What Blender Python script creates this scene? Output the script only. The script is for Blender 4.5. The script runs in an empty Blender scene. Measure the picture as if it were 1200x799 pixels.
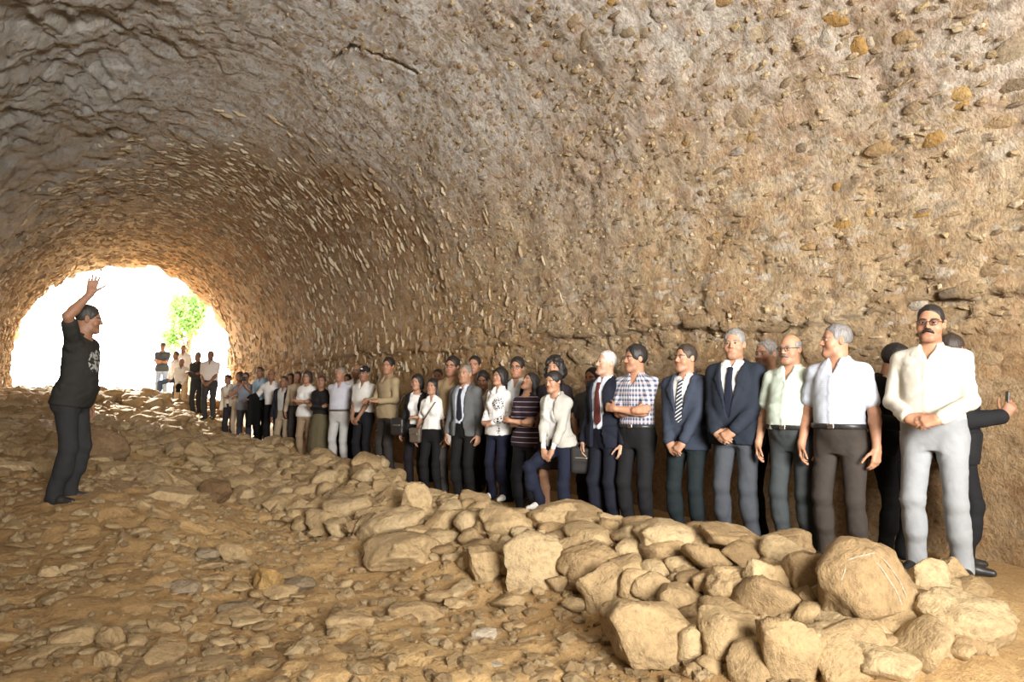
import bpy, bmesh, math, random
import numpy as np
from mathutils import Vector, Matrix

C = bpy.context.scene.collection
PI = math.pi
R = math.radians
random.seed(7)
rng = np.random.default_rng(11)

# ------------------------------------------------------------------ camera
F, CXP, CYP, CAMZ = 800.0, 600.0, 399.5, 1.6
YAW, PITCH = R(31.0), R(3.97)
cam_d = bpy.data.cameras.new('camera')
cam_d.sensor_width = 36.0
cam_d.lens = 36.0 * F / 1200.0
cam_d.clip_start, cam_d.clip_end = 0.05, 400
cam = bpy.data.objects.new('camera', cam_d)
C.objects.link(cam)
cam.location = (0, 0, CAMZ)
cam.rotation_euler = (PI / 2 + PITCH, 0, -YAW)
bpy.context.scene.camera = cam
FW = np.array([math.sin(YAW) * math.cos(PITCH), math.cos(YAW) * math.cos(PITCH), math.sin(PITCH)])
RT = np.array([math.cos(YAW), -math.sin(YAW), 0.0])
UP = np.cross(RT, FW)

# ------------------------------------------------------------------ sky, sun, lights, exposure
W = bpy.data.worlds.new('sky')
bpy.context.scene.world = W
W.use_nodes = True
wb = W.node_tree.nodes['Background']
wb.inputs[0].default_value = (1.0, 0.96, 0.90, 1)
wb.inputs[1].default_value = 13.0
sun_d = bpy.data.lights.new('sun', 'SUN')
sun_d.energy = 13.0
sun_d.color = (1.0, 0.9, 0.72)
sun_d.angle = R(1.0)
sun = bpy.data.objects.new('sun', sun_d)
C.objects.link(sun)
sun.rotation_euler = Vector((0.13, -0.85, -0.47)).to_track_quat('-Z', 'Y').to_euler()
# unseen fill lamps added behind the camera to brighten the crowd and vault
def area(name, loc, aim, size, energy, spread, color):
    d = bpy.data.lights.new(name, 'AREA')
    d.shape = 'RECTANGLE'
    d.size, d.size_y = size
    d.energy, d.spread, d.color = energy, R(spread), color
    o = bpy.data.objects.new(name, d)
    C.objects.link(o)
    o.location = loc
    o.rotation_euler = (Vector(aim) - Vector(loc)).to_track_quat('-Z', 'Y').to_euler()
area('crowd_fill', (1.2, -3.0, 3.2), (4.3, 4.2, 1.5), (2.6, 1.8), 192, 74, (1.0, 0.955, 0.89))
area('vault_fill', (1.0, -6.0, 2.6), (2.0, 6.5, 6.2), (3.0, 2.0), 520, 84, (1.0, 0.985, 0.96))
vs = bpy.context.scene.view_settings
vs.view_transform = 'Standard'
vs.look = 'None'
vs.gamma = 1.0
vs.use_curve_mapping = False
vs.exposure = 0.2

# ------------------------------------------------------------------ helpers
def ray(px, py):
    return FW + RT * (px - CXP) / F - UP * (py - CYP) / F      # unit depth along the view axis

def at(px, py, d):
    return np.array([0, 0, CAMZ]) + ray(px, py) * d

def _hash(i, j, k, seed):
    h = (i.astype(np.uint32) * np.uint32(374761393) + j.astype(np.uint32) * np.uint32(668265263)
         + k.astype(np.uint32) * np.uint32(2147483647 - 58) + np.uint32(seed * 7919 + 13) * np.uint32(3266489917))
    h = (h ^ (h >> np.uint32(13))) * np.uint32(1274126177)
    h = (h ^ (h >> np.uint32(16))) * np.uint32(2246822519)
    return ((h ^ (h >> np.uint32(15))) & np.uint32(0xFFFFFF)).astype(np.float32) / 16777215.0

def vnoise(P, seed=0):
    """smooth value noise in -1..1 for an (N,3) array"""
    P = np.asarray(P, dtype=np.float64)
    I = np.floor(P).astype(np.int64)
    f = (P - I).astype(np.float32)
    f = f * f * (3 - 2 * f)
    out = 0
    with np.errstate(over='ignore'):
        for dx in (0, 1):
            wx = f[:, 0] if dx else 1 - f[:, 0]
            for dy in (0, 1):
                wy = f[:, 1] if dy else 1 - f[:, 1]
                for dz in (0, 1):
                    wz = f[:, 2] if dz else 1 - f[:, 2]
                    out = out + wx * wy * wz * _hash(I[:, 0] + dx, I[:, 1] + dy, I[:, 2] + dz, seed)
    return out * 2 - 1

def fbm(P, octs=3, seed=0):
    P = np.asarray(P, dtype=np.float64)
    o, a = 0, 1.0
    for k in range(octs):
        o = o + a * vnoise(P * 2 ** k + 17.3 * k, seed + k)
        a *= 0.5
    return o

def cells(P2, seed=0):
    """2-D cell noise: distance to the nearest border (0..~.5) and a random number per cell"""
    I = np.floor(P2).astype(np.int64)
    f1 = np.full(len(P2), 9.0, np.float32)
    f2 = f1.copy()
    rid = np.zeros(len(P2), np.float32)
    z = np.zeros(len(P2), np.int64)
    with np.errstate(over='ignore'):
        for dx in (-1, 0, 1):
            for dy in (-1, 0, 1):
                ci, cj = I[:, 0] + dx, I[:, 1] + dy
                qx = ci + 0.15 + 0.7 * _hash(ci, cj, z, seed)
                qy = cj + 0.15 + 0.7 * _hash(ci, cj, z + 1, seed)
                d = np.hypot(P2[:, 0] - qx, P2[:, 1] - qy).astype(np.float32)
                nearer = d < f1
                f2 = np.where(nearer, f1, np.minimum(f2, d))
                rid = np.where(nearer, _hash(ci, cj, z + 2, seed), rid)
                f1 = np.where(nearer, d, f1)
    return f2 - f1, rid

def mesh_np(name, V, Fc, smooth=True, col=None, uv=None):
    """mesh from arrays: Fc is an (M,4) or (M,3) index array"""
    me = bpy.data.meshes.new(name)
    V = np.ascontiguousarray(V, np.float32)
    Fc = np.ascontiguousarray(Fc, np.int32)
    n, k = Fc.shape
    me.vertices.add(len(V))
    me.vertices.foreach_set('co', V.ravel())
    me.loops.add(n * k)
    me.loops.foreach_set('vertex_index', Fc.ravel())
    me.polygons.add(n)
    me.polygons.foreach_set('loop_start', np.arange(0, n * k, k, dtype=np.int32))
    me.polygons.foreach_set('use_smooth', np.full(n, smooth))
    if uv is not None:
        me.uv_layers.new(name='UVMap').data.foreach_set('uv', np.ascontiguousarray(uv[Fc.ravel()], np.float32).ravel())
    if col is not None:
        a = me.attributes.new('tint', 'FLOAT_COLOR', 'POINT')
        c4 = np.ones((len(V), 4), np.float32)
        c4[:, :3] = col
        a.data.foreach_set('color', c4.ravel())
    me.update(calc_edges=True)
    return me

def link(name, me, mat=None, parent=None):
    o = bpy.data.objects.new(name, me)
    C.objects.link(o)
    if mat is not None and len(me.materials) == 0:
        me.materials.append(mat)
    if parent is not None:
        o.parent = parent
    return o

def tag(o, label=None, cat=None, group=None, kind=None):
    if label: o['label'] = label
    if cat: o['category'] = cat
    if group: o['group'] = group
    if kind: o['kind'] = kind
    return o

def tube_mesh(name, pts, r, n=6, closed=False, rz=None):
    """a tube of n sides along a polyline; r is a radius or one radius per point"""
    P = np.asarray(pts, float)
    m = len(P)
    rr = np.full(m, r) if np.isscalar(r) else np.asarray(r)
    V, Q = [], []
    for i in range(m):
        a = P[(i + 1) % m] if (closed or i < m - 1) else P[i]
        b = P[i - 1] if (closed or i > 0) else P[i]
        t = a - b
        t = t / (np.linalg.norm(t) + 1e-9)
        u = np.cross(t, [0.13, 0.2, 1.0])
        if np.linalg.norm(u) < 0.05: u = np.cross(t, [1.0, 0, 0])
        u /= np.linalg.norm(u)
        w = np.cross(t, u)
        for k in range(n):
            an = 2 * PI * k / n
            V.append(P[i] + rr[i] * (u * math.cos(an) + w * math.sin(an)))
    last = m if closed else m - 1
    for i in range(last):
        for k in range(n):
            a, b = i * n + k, i * n + (k + 1) % n
            c, d = ((i + 1) % m) * n + (k + 1) % n, ((i + 1) % m) * n + k
            Q.append((a, b, c, d))
    return np.array(V), np.array(Q)

# ------------------------------------------------------------------ materials
def mat_new(name):
    m = bpy.data.materials.new(name)
    m.use_nodes = True
    nt = m.node_tree
    bs = nt.nodes['Principled BSDF']
    return m, nt, bs

def N(nt, t, **kw):
    n = nt.nodes.new(t)
    for k, v in kw.items():
        if k.startswith('i_'):
            n.inputs[int(k[2:]) if k[2:].isdigit() else k[2:]].default_value = v
        else:
            setattr(n, k, v)
    return n

def ramp(nt, stops):
    r = nt.nodes.new('ShaderNodeValToRGB')
    e = r.color_ramp.elements
    while len(e) < len(stops): e.new(0.5)
    for q, (p, c) in zip(e, stops):
        q.position = p
        q.color = (*c, 1)
    return r

def mixc(nt, a, b, f, mode='MIX'):
    m = nt.nodes.new('ShaderNodeMix')
    m.data_type = 'RGBA'
    m.blend_type = mode
    L = nt.links
    for s, v in ((0, f), (6, a), (7, b)):
        if isinstance(v, bpy.types.NodeSocket): L.new(v, m.inputs[s])
        elif s == 0: m.inputs[0].default_value = v
        else: m.inputs[s].default_value = (*v, 1)
    return m.outputs[2]

def math_n(nt, op, a, b=None):
    m = nt.nodes.new('ShaderNodeMath')
    m.operation = op
    for s, v in ((0, a), (1, b)):
        if v is None: continue
        if isinstance(v, bpy.types.NodeSocket): nt.links.new(v, m.inputs[s])
        else: m.inputs[s].default_value = v
    return m.outputs[0]

def bump(nt, bs, hs, dist=0.02, strength=1.0):
    b = nt.nodes.new('ShaderNodeBump')
    b.inputs['Strength'].default_value = strength
    b.inputs['Distance'].default_value = dist
    nt.links.new(hs, b.inputs['Height'])
    nt.links.new(b.outputs[0], bs.inputs['Normal'])

def noise_n(nt, vec, scale, detail=4, rough=0.6, dist=0.0):
    n = nt.nodes.new('ShaderNodeTexNoise')
    n.inputs['Scale'].default_value = scale
    n.inputs['Detail'].default_value = detail
    n.inputs['Roughness'].default_value = rough
    n.inputs['Distortion'].default_value = dist
    if vec is not None: nt.links.new(vec, n.inputs['Vector'])
    return n.outputs[0]

def rock_material(name, stops, island=False, amp=0.032, sc=1.0, rnd=0.55, rough=0.72, spec=0.28):
    """dusty stone: a colour of its own per stone, blotches, dust on top and a grainy relief"""
    m, nt, bs = mat_new(name)
    g = N(nt, 'ShaderNodeNewGeometry')
    pos = g.outputs['Position']
    if island: rv = g.outputs['Random Per Island']
    else: rv = N(nt, 'ShaderNodeObjectInfo').outputs['Random']
    n1 = noise_n(nt, pos, 3.2 * sc, 5, 0.65)
    n2 = noise_n(nt, pos, 22 * sc, 6, 0.7)
    f = math_n(nt, 'ADD', math_n(nt, 'MULTIPLY', rv, rnd), math_n(nt, 'MULTIPLY', n1, 1 - rnd))
    r = ramp(nt, stops)
    nt.links.new(f, r.inputs[0])
    sp = ramp(nt, [(0.3, (0.50, 0.48, 0.46)), (0.5, (0.95, 0.95, 0.95)), (0.72, (1.22, 1.22, 1.2))])
    nt.links.new(n2, sp.inputs[0])
    c = mixc(nt, r.outputs[0], sp.outputs[0], 0.75, 'MULTIPLY')
    nt.links.new(c, bs.inputs['Base Color'])
    bs.inputs['Roughness'].default_value = rough
    bs.inputs['Specular IOR Level'].default_value = spec
    n3 = noise_n(nt, pos, 60 * sc, 5, 0.7)
    h = math_n(nt, 'ADD', math_n(nt, 'ADD', math_n(nt, 'MULTIPLY', n2, 0.7), math_n(nt, 'MULTIPLY', n3, 0.35)), math_n(nt, 'MULTIPLY', noise_n(nt, pos, 8 * sc, 4, 0.6, 0.8), 0.8))
    bump(nt, bs, h, amp, 0.9)
    return m
# ------------------------------------------------------------------ the passage: vault, side walls
def xr_of(y): return np.interp(y, [-3, 0, 3, 6, 10, 16, 22, 27], [5.75, 5.7, 5.6, 5.4, 5.0, 4.45, 4.0, 3.8])
def xl_of(y): return np.interp(y, [-3, 0, 6, 12, 18, 27], [-3.4, -3.4, -3.2, -3.0, -2.75, -2.5])
def zt_of(y): return np.interp(y, [-3, 6, 12, 18, 27], [5.2, 5.1, 4.95, 4.55, 4.0]) + CAMZ
SPR = CAMZ + 0.25          # springing height

# profile parameter t in 0..1: right wall foot -> springing -> crown -> springing -> left wall foot
TR, TL = 0.17, 0.85
def vault_xyz(t, y):
    xr, xl, zt = xr_of(y), xl_of(y), zt_of(y)
    cx, a, b = (xr + xl) / 2, (xr - xl) / 2, zt - SPR
    th = np.clip((t - TR) / (TL - TR), 0, 1) * PI
    x = cx + a * np.cos(th)
    z = SPR + b * np.sin(th) ** 0.94
    q = np.clip((TR - t) / TR, 0, 1)                    # right wall below the springing
    z = np.where(t < TR, SPR - q * 2.6, z)
    x = np.where(t < TR, xr - 0.05 * np.sin(q * PI) + 0.10 * q, x)
    q2 = np.clip((t - TL) / (1 - TL), 0, 1)
    z = np.where(t > TL, SPR - q2 * 2.4, z)
    x = np.where(t > TL, xl - 0.25 * q2, x)
    return x, z

def vault_disp(s, y, x, z, t):
    """relief of the old masonry towards the inside of the passage, metres"""
    P = np.stack([s, y, np.zeros_like(s)], 1)
    zr = z - CAMZ
    right = t < 0.5
    w = P * [1, 1, 1]
    warp = fbm(w * 2.1, 2, 91) * 0.25
    d = 0.10 * fbm(w * 0.55, 2, 3) + 0.028 * fbm(w * 2.3, 3, 5) + 0.010 * fbm(w * 9.0, 2, 8)
    # coursed rubble just above and below the ledge on the right wall
    band = np.exp(-((zr - 0.55) / 0.55) ** 2) * right
    e, rid = cells(np.stack([(s + 0.1 * warp) / 0.15, y / 0.36 + warp], 1), 21)
    d += band * (np.minimum(e, 0.16) / 0.16 * 0.030 + (rid - 0.5) * 0.05)
    # the ledge: masonry above it overhangs the rough bedrock underneath
    lz = 0.66 + 0.10 * fbm(np.stack([y * 1.1, s * 0, s * 0], 1), 2, 33)
    d += right * 0.09 * np.exp(-np.clip((zr - lz), 0, 9) / 0.5) * (zr > lz)
    d += right * 0.05 * np.clip(1 - np.abs(zr - 0.0) / 0.6, 0, 1) * fbm(np.stack([s * 5, y * 1.6, s * 0], 1), 3, 35)
    d -= right * 0.06 * np.clip((-zr - 0.35) / 0.5, 0, 1)
    # small rubble set in the mortar all over the vault
    e2, r2 = cells(np.stack([s / 0.14 + warp, y / 0.20 + 0.7 * warp], 1), 22)
    m2 = np.clip(fbm(w * 0.8, 2, 44) * 0.8 + 0.35, 0, 1) * (zr > 0.8)
    d += m2 * (np.minimum(e2, 0.2) / 0.2 * 0.016 + (r2 - 0.5) * 0.022)
    # peeling scales of plaster on the left of the crown
    lf = np.clip((t - 0.44) / 0.12, 0, 1)
    e3, r3 = cells(np.stack([(s + 0.35 * y) / 0.34 + 1.4 * warp, (y - 0.2 * s) / 0.5 + warp], 1), 23)
    d += lf * ((r3 - 0.5) * 0.11 + np.minimum(e3, 0.1) / 0.1 * 0.025)
    rg = 1 - np.abs(fbm(np.stack([s * 2.6 + 1.3 * y, y * 1.1 - s * 0.5, s * 0], 1), 3, 47))
    d += lf * 0.07 * np.clip(rg, 0, 1) ** 3
    return d, e2, r2

def bare_from(t):
    """where along the passage the grey plaster ends and the bare rubble core begins"""
    return np.interp(t, [.17, .25, .29, .336, .40, .433, .5, .6, .7, .78, .85], [8, 9, 10, 11.5, 12.6, 13.4, 14.5, 16.5, 19.5, 23, 24])

def vault_hit(px, py):
    """where a ray of the photograph meets the smooth vault: parameters t, y"""
    d0 = ray(px, py)
    lo = None
    for d in np.arange(2.0, 45, 0.02):
        p = np.array([0, 0, CAMZ]) + d0 * d
        xr, xl, zt = xr_of(p[1]), xl_of(p[1]), zt_of(p[1])
        cx, a, b = (xr + xl) / 2, (xr - xl) / 2, zt - SPR
        if p[2] < SPR:
            if p[0] > xr or p[0] < xl: break
        elif ((p[0] - cx) / a) ** 2 + ((p[2] - SPR) / b) ** 2 > 1: break
    if p[2] < SPR:
        return (TR - TR * (SPR - p[2]) / 2.6 if p[0] > 0 else TL), p[1]
    th = math.atan2((p[2] - SPR) / b, (p[0] - cx) / a)
    return TR + (TL - TR) * th / PI, p[1]

def build_vault():
    ys = np.concatenate([np.arange(-10.0, 0.8, 0.2), np.arange(0.8, 13.5, 0.031), np.arange(13.5, 25.6, 0.06)])
    tt = np.linspace(0, 1, 2000)
    x0, z0 = vault_xyz(tt, np.full_like(tt, 6.0))
    arc = np.concatenate([[0], np.cumsum(np.hypot(np.diff(x0), np.diff(z0)))])
    ss = np.concatenate([np.arange(0, arc[-1] * 0.62, 0.032), np.arange(arc[-1] * 0.62, arc[-1], 0.055)])
    ts = np.interp(ss, arc, tt)
    nt_, ny = len(ts), len(ys)
    T, Y = np.meshgrid(ts, ys, indexing='ij')
    S = np.repeat(ss[:, None], ny, 1)
    t, y, s = T.ravel(), Y.ravel(), S.ravel()
    # irregular broken rim at the far mouth
    mouth = np.clip((y - 24.2) / 1.3, 0, 1)
    y = y + mouth * 0.5 * fbm(np.stack([s * 1.7, s * 0, s * 0], 1), 3, 71)
    x, z = vault_xyz(t, y)
    xa, za = vault_xyz(np.clip(t - 2e-3, 0, 1), y)
    xb, zb = vault_xyz(np.clip(t + 2e-3, 0, 1), y)
    tx, tz = xb - xa, zb - za
    L = np.hypot(tx, tz) + 1e-9
    nx, nz = -tz / L, tx / L                           # normal to the inside
    d, e2, r2 = vault_disp(s, y, x, z, t)
    # the long open crack in the plaster high on the vault
    ck = [(386, 80), (398, 68), (412, 58), (430, 66), (446, 72), (462, 79), (474, 84), (486, 90)]
    cp = np.array([vault_hit(*q) for q in ck])
    cs = np.interp(cp[:, 0], tt, arc)
    sel = np.nonzero((y > cp[:, 1].min() - 0.6) & (y < cp[:, 1].max() + 0.6) & (np.abs(s - cs.mean()) < 1.5))[0]
    for i in range(len(ck) - 1):
        a = np.array([cs[i], cp[i, 1]]); b = np.array([cs[i + 1], cp[i + 1, 1]])
        pa = np.stack([s[sel], y[sel]], 1) - a
        h = np.clip((pa @ (b - a)) / ((b - a) @ (b - a)), 0, 1)
        dist = np.linalg.norm(pa - h[:, None] * (b - a), axis=1)
        d[sel] = np.where(dist < 0.03, -0.22, d[sel])
    x, z = x + nx * d, z + nz * d
    V = np.stack([x, y, z], 1)
    uv = np.stack([s, y], 1)
    I = np.arange(nt_ * ny).reshape(nt_, ny)
    parts = {}
    kr, kl = np.searchsorted(ts, TR), np.searchsorted(ts, TL)
    bare = np.clip((y - bare_from(t) + 1.2 * fbm(np.stack([s * 0.9, y * 0.6, s * 0], 1), 3, 88)) / 1.5 + 0.4, 0, 1)
    tint = np.stack([r2, bare, np.clip((t - 0.42) / 0.2, 0, 1)], 1)
    for nm, a, b in (('wall_right', 0, kr), ('ceiling', kr, kl), ('wall_left', kl, nt_ - 1)):
        J = I[a:b + 1]
        Fq = np.stack([J[:-1, :-1], J[1:, :-1], J[1:, 1:], J[:-1, 1:]], -1).reshape(-1, 4)
        ids, inv = np.unique(Fq, return_inverse=True)
        me = mesh_np(nm, V[ids], inv.reshape(-1, 4), True, tint[ids], uv[ids])
        parts[nm] = link(nm, me, M_VAULT)
        parts[nm]['kind'] = 'structure'
    return parts, (tt, arc)

def vault_material():
    m, nt, bs = mat_new('old vault mortar')
    L = nt.links
    g = N(nt, 'ShaderNodeNewGeometry')
    pos = g.outputs['Position']
    uvn = N(nt, 'ShaderNodeUVMap')
    sep = N(nt, 'ShaderNodeSeparateXYZ')
    L.new(pos, sep.inputs[0])
    big = noise_n(nt, pos, 0.55, 5, 0.6)
    med = noise_n(nt, pos, 3.0, 6, 0.7, 0.3)
    fine = noise_n(nt, pos, 26.0, 5, 0.75)
    hgt = math_n(nt, 'ADD', math_n(nt, 'MULTIPLY', sep.outputs[2], 0.125), math_n(nt, 'MULTIPLY', math_n(nt, 'SUBTRACT', big, 0.5), 0.75))
    r = ramp(nt, [(0.06, (0.34, 0.23, 0.125)), (0.24, (0.38, 0.265, 0.15)), (0.36, (0.52, 0.395, 0.25)), (0.5, (0.51, 0.415, 0.325)),
                  (0.63, (0.55, 0.49, 0.42)), (0.82, (0.57, 0.545, 0.505))])
    L.new(hgt, r.inputs[0])
    rm = ramp(nt, [(0.28, (0.50, 0.42, 0.35)), (0.41, (0.93, 0.82, 0.74)), (0.52, (1.0, 1.0, 1.0)), (0.62, (1.03, 1.04, 1.04)), (0.75, (1.22, 1.18, 1.1))])
    L.new(med, rm.inputs[0])
    c = mixc(nt, r.outputs[0], rm.outputs[0], 0.85, 'MULTIPLY')
    # further in, the plaster has fallen and the dark rubble core lies bare
    at0 = N(nt, 'ShaderNodeAttribute', attribute_name='tint')
    fm = N(nt, 'ShaderNodeSeparateColor')
    L.new(at0.outputs['Color'], fm.inputs[0])
    fh = N(nt, 'ShaderNodeMapRange', interpolation_type='SMOOTHSTEP')
    fh.inputs[1].default_value, fh.inputs[2].default_value = 2.6, 5.0
    L.new(sep.outputs[2], fh.inputs[0])
    c = mixc(nt, c, (0.52, 0.42, 0.33), math_n(nt, 'MULTIPLY', fm.outputs[1], fh.outputs[0]), 'MULTIPLY')
    c = mixc(nt, c, (1.0, 0.86, 0.66), math_n(nt, 'MULTIPLY', fm.outputs[1], 0.8), 'MULTIPLY')
    # pebbles of many colours in the mortar
    mp = N(nt, 'ShaderNodeMapping')
    mp.inputs['Scale'].default_value = (1.7, 1.0, 1)
    wv = N(nt, 'ShaderNodeVectorMath', operation='ADD')
    wn = N(nt, 'ShaderNodeTexNoise', noise_dimensions='2D')
    wn.inputs['Scale'].default_value = 7
    L.new(uvn.outputs[0], wn.inputs['Vector'])
    wsc = N(nt, 'ShaderNodeVectorMath', operation='SCALE')
    wsc.inputs[3].default_value = 0.05
    L.new(wn.outputs[1], wsc.inputs[0])
    L.new(uvn.outputs[0], wv.inputs[0]); L.new(wsc.outputs[0], wv.inputs[1])
    L.new(wv.outputs[0], mp.inputs[0])
    stone_h = None
    zm = N(nt, 'ShaderNodeMapRange')
    zm.inputs[1].default_value, zm.inputs[2].default_value, zm.inputs[3].default_value = 1.9, 2.6, 0.12
    L.new(sep.outputs[2], zm.inputs[0])
    for sc_, thr, seed in ((4.6, 0.60, 0.0), (10.0, 0.56, 3.3)):
        vo = N(nt, 'ShaderNodeTexVoronoi', voronoi_dimensions='2D', feature='DISTANCE_TO_EDGE')
        vo.inputs['Scale'].default_value = sc_
        vc = N(nt, 'ShaderNodeTexVoronoi', voronoi_dimensions='2D')
        vc.inputs['Scale'].default_value = sc_
        for v in (vo, vc): L.new(mp.outputs[0], v.inputs['Vector'])
        sx = N(nt, 'ShaderNodeSeparateColor')
        L.new(vc.outputs['Color'], sx.inputs[0])
        isst = math_n(nt, 'GREATER_THAN', sx.outputs[1], thr)
        edge = N(nt, 'ShaderNodeMapRange')
        edge.inputs[1].default_value, edge.inputs[2].default_value = 0.06, 0.24
        L.new(vo.outputs['Distance'], edge.inputs[0])
        mask = math_n(nt, 'MULTIPLY', isst, edge.outputs[0])
        sr = ramp(nt, [(0.0, (0.22, 0.17, 0.125)), (0.22, (0.36, 0.26, 0.15)), (0.4, (0.37, 0.32, 0.25)), (0.55, (0.45, 0.32, 0.17)),
                       (0.68, (0.36, 0.23, 0.15)), (0.8, (0.48, 0.40, 0.31)), (0.97, (0.56, 0.50, 0.41))])
        L.new(sx.outputs[0], sr.inputs[0])
        c = mixc(nt, c, sr.outputs[0], math_n(nt, 'MULTIPLY', math_n(nt, 'MULTIPLY', mask, zm.outputs[0]), 0.75))
        mz = math_n(nt, 'MULTIPLY', mask, zm.outputs[0])
        stone_h = mz if stone_h is None else math_n(nt, 'ADD', stone_h, mz)
    rf = ramp(nt, [(0.3, (0.52, 0.49, 0.46)), (0.52, (1.0, 1.0, 1.0)), (0.72, (1.3, 1.3, 1.3))])
    L.new(fine, rf.inputs[0])
    c = mixc(nt, c, rf.outputs[0], 0.85, 'MULTIPLY')
    at_ = N(nt, 'ShaderNodeAttribute', attribute_name='tint')
    st = N(nt, 'ShaderNodeSeparateColor')
    L.new(at_.outputs['Color'], st.inputs[0])
    # greyer, lichen stained plaster left of the crown
    gy = ramp(nt, [(0.3, (0.30, 0.27, 0.21)), (0.5, (0.45, 0.43, 0.38)), (0.75, (0.58, 0.565, 0.53))])
    L.new(noise_n(nt, pos, 1.6, 6, 0.7, 0.5), gy.inputs[0])
    hi = N(nt, 'ShaderNodeMapRange')
    hi.inputs[1].default_value, hi.inputs[2].default_value = 3.4, 5.2
    L.new(sep.outputs[2], hi.inputs[0])
    c = mixc(nt, c, gy.outputs[0], math_n(nt, 'MULTIPLY', math_n(nt, 'MULTIPLY', st.outputs[2], hi.outputs[0]), 0.8))
    L.new(c, bs.inputs['Base Color'])
    bs.inputs['Roughness'].default_value = 0.95
    bs.inputs['Specular IOR Level'].default_value = 0.1
    f2 = noise_n(nt, pos, 75.0, 4, 0.7)
    h = math_n(nt, 'ADD', math_n(nt, 'ADD', math_n(nt, 'MULTIPLY', fine, 0.9), math_n(nt, 'MULTIPLY', f2, 0.3)),
               math_n(nt, 'ADD', math_n(nt, 'MULTIPLY', stone_h, 0.10), math_n(nt, 'MULTIPLY', noise_n(nt, pos, 9.0, 5, 0.65), 0.7)))
    bump(nt, bs, h, 0.032, 1.0)
    return m

M_VAULT = vault_material()
VAULT, (TT, ARC) = build_vault()

def build_back():
    # unseen wall added behind the camera to keep sky and sun out
    g = np.linspace(-4.2, 6.6, 40); h = np.linspace(-1.0, 7.2, 34)
    X, Z = np.meshgrid(g, h, indexing='ij')
    P = np.stack([X.ravel(), 0 * X.ravel() - 9.7, Z.ravel()], 1)
    P[:, 1] += 0.25 * fbm(P * [0.6, 1, 0.6], 3, 77)
    I = np.arange(X.size).reshape(X.shape)
    Q = np.stack([I[:-1, :-1], I[1:, :-1], I[1:, 1:], I[:-1, 1:]], -1).reshape(-1, 4)
    o = link('sky_blocker', mesh_np('sky_blocker', P, Q, True, np.zeros((len(P), 3)), P[:, [0, 2]]), M_VAULT)
    o['kind'] = 'structure'
build_back()

# ------------------------------------------------------------------ stones: a library of shapes
def ico(sub):
    bm = bmesh.new()
    bmesh.ops.create_icosphere(bm, subdivisions=sub, radius=1.0)
    V = np.array([v.co[:] for v in bm.verts])
    Q = np.array([[v.index for v in f.verts] for f in bm.faces])
    bm.free()
    return V, Q
ICO = {k: ico(k) for k in (1, 2, 3, 4)}

def rock_shape(sub, seed, cuts=9, rough=0.06, blocky=0.0):
    V, Q = ICO[sub]
    V = V.copy()
    r = np.random.default_rng(seed)
    if blocky:
        V = np.sign(V) * np.abs(V) ** (1 - blocky)
        V /= np.abs(V).max()
    for k in range(cuts):
        n = r.normal(size=3)
        n /= np.linalg.norm(n)
        dd = r.uniform(0.58, 0.92)
        over = V @ n - dd
        V = V - np.where(over > 0, over * 0.93, 0)[:, None] * n
    nn = V / (np.linalg.norm(V, axis=1)[:, None] + 1e-9)
    V = V + nn * (fbm(V * 1.4 + seed * 3.7, 2, seed)[:, None] * 0.13)
    if sub >= 3:
        V = V + nn * (fbm(V * 4.0 + seed, 3, seed + 5)[:, None] * rough)
        rg = 1 - np.abs(fbm(V * 2.2 + seed * 1.3, 2, seed + 9))
        V = V - nn * (np.clip(rg - 0.8, 0, 1)[:, None] * 0.25)
    V /= np.abs(V).max(0)
    return V, Q

def rock_mesh(name, sub, seed, mat, **kw):
    V, Q = rock_shape(sub, seed, **kw)
    me = mesh_np(name, V, Q, sub >= 2)
    me.materials.append(mat)
    return me

DUST = [(0.15, (0.30, 0.20, 0.098)), (0.4, (0.405, 0.282, 0.145)), (0.6, (0.465, 0.332, 0.175)), (0.85, (0.51, 0.39, 0.225))]
M_ROCK = rock_material('dusty ochre rock', DUST)
M_RUBBLE = rock_material('dusty rubble', DUST, island=True, sc=1.6)
M_PALE = rock_material('pale limestone', [(0.2, (0.42, 0.34, 0.24)), (0.6, (0.52, 0.44, 0.33)), (0.9, (0.60, 0.54, 0.44))], sc=1.4, rough=0.92, spec=0.12)
M_ORANGE = rock_material('orange stone', [(0.2, (0.36, 0.21, 0.075)), (0.6, (0.43, 0.26, 0.09)), (0.9, (0.48, 0.34, 0.16))], sc=1.4, rough=0.92, spec=0.12)
M_DARK = rock_material('dark brown rock', [(0.2, (0.16, 0.095, 0.045)), (0.6, (0.24, 0.15, 0.075)), (0.9, (0.3, 0.2, 0.11))], sc=1.2)  # a darker brown than the dusty rock
M_SLATE = rock_material('grey stone', [(0.2, (0.24, 0.18, 0.115)), (0.6, (0.33, 0.255, 0.165)), (0.9, (0.41, 0.33, 0.23))], sc=1.4, rough=0.92, spec=0.12)
M_EMBED = rock_material('stones set in mortar', [(0.05, (0.21, 0.16, 0.11)), (0.3, (0.33, 0.235, 0.14)), (0.5, (0.40, 0.31, 0.21)), (0.68, (0.42, 0.27, 0.12)), (0.78, (0.34, 0.29, 0.23)), (0.97, (0.56, 0.49, 0.40))], sc=1.8, rnd=0.85, rough=0.92, spec=0.12)
M_FLECK = rock_material('pale slab edges', [(0.05, (0.22, 0.15, 0.09)), (0.45, (0.38, 0.27, 0.16)), (0.7, (0.52, 0.40, 0.25)), (0.97, (0.68, 0.58, 0.42))], island=True, sc=1.8, rnd=0.9)
M_WALLST = rock_material('bedrock lumps', [(0.1, (0.30, 0.205, 0.115)), (0.5, (0.38, 0.27, 0.155)), (0.9, (0.44, 0.33, 0.2))], sc=1.8, rough=0.92, spec=0.12)
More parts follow.
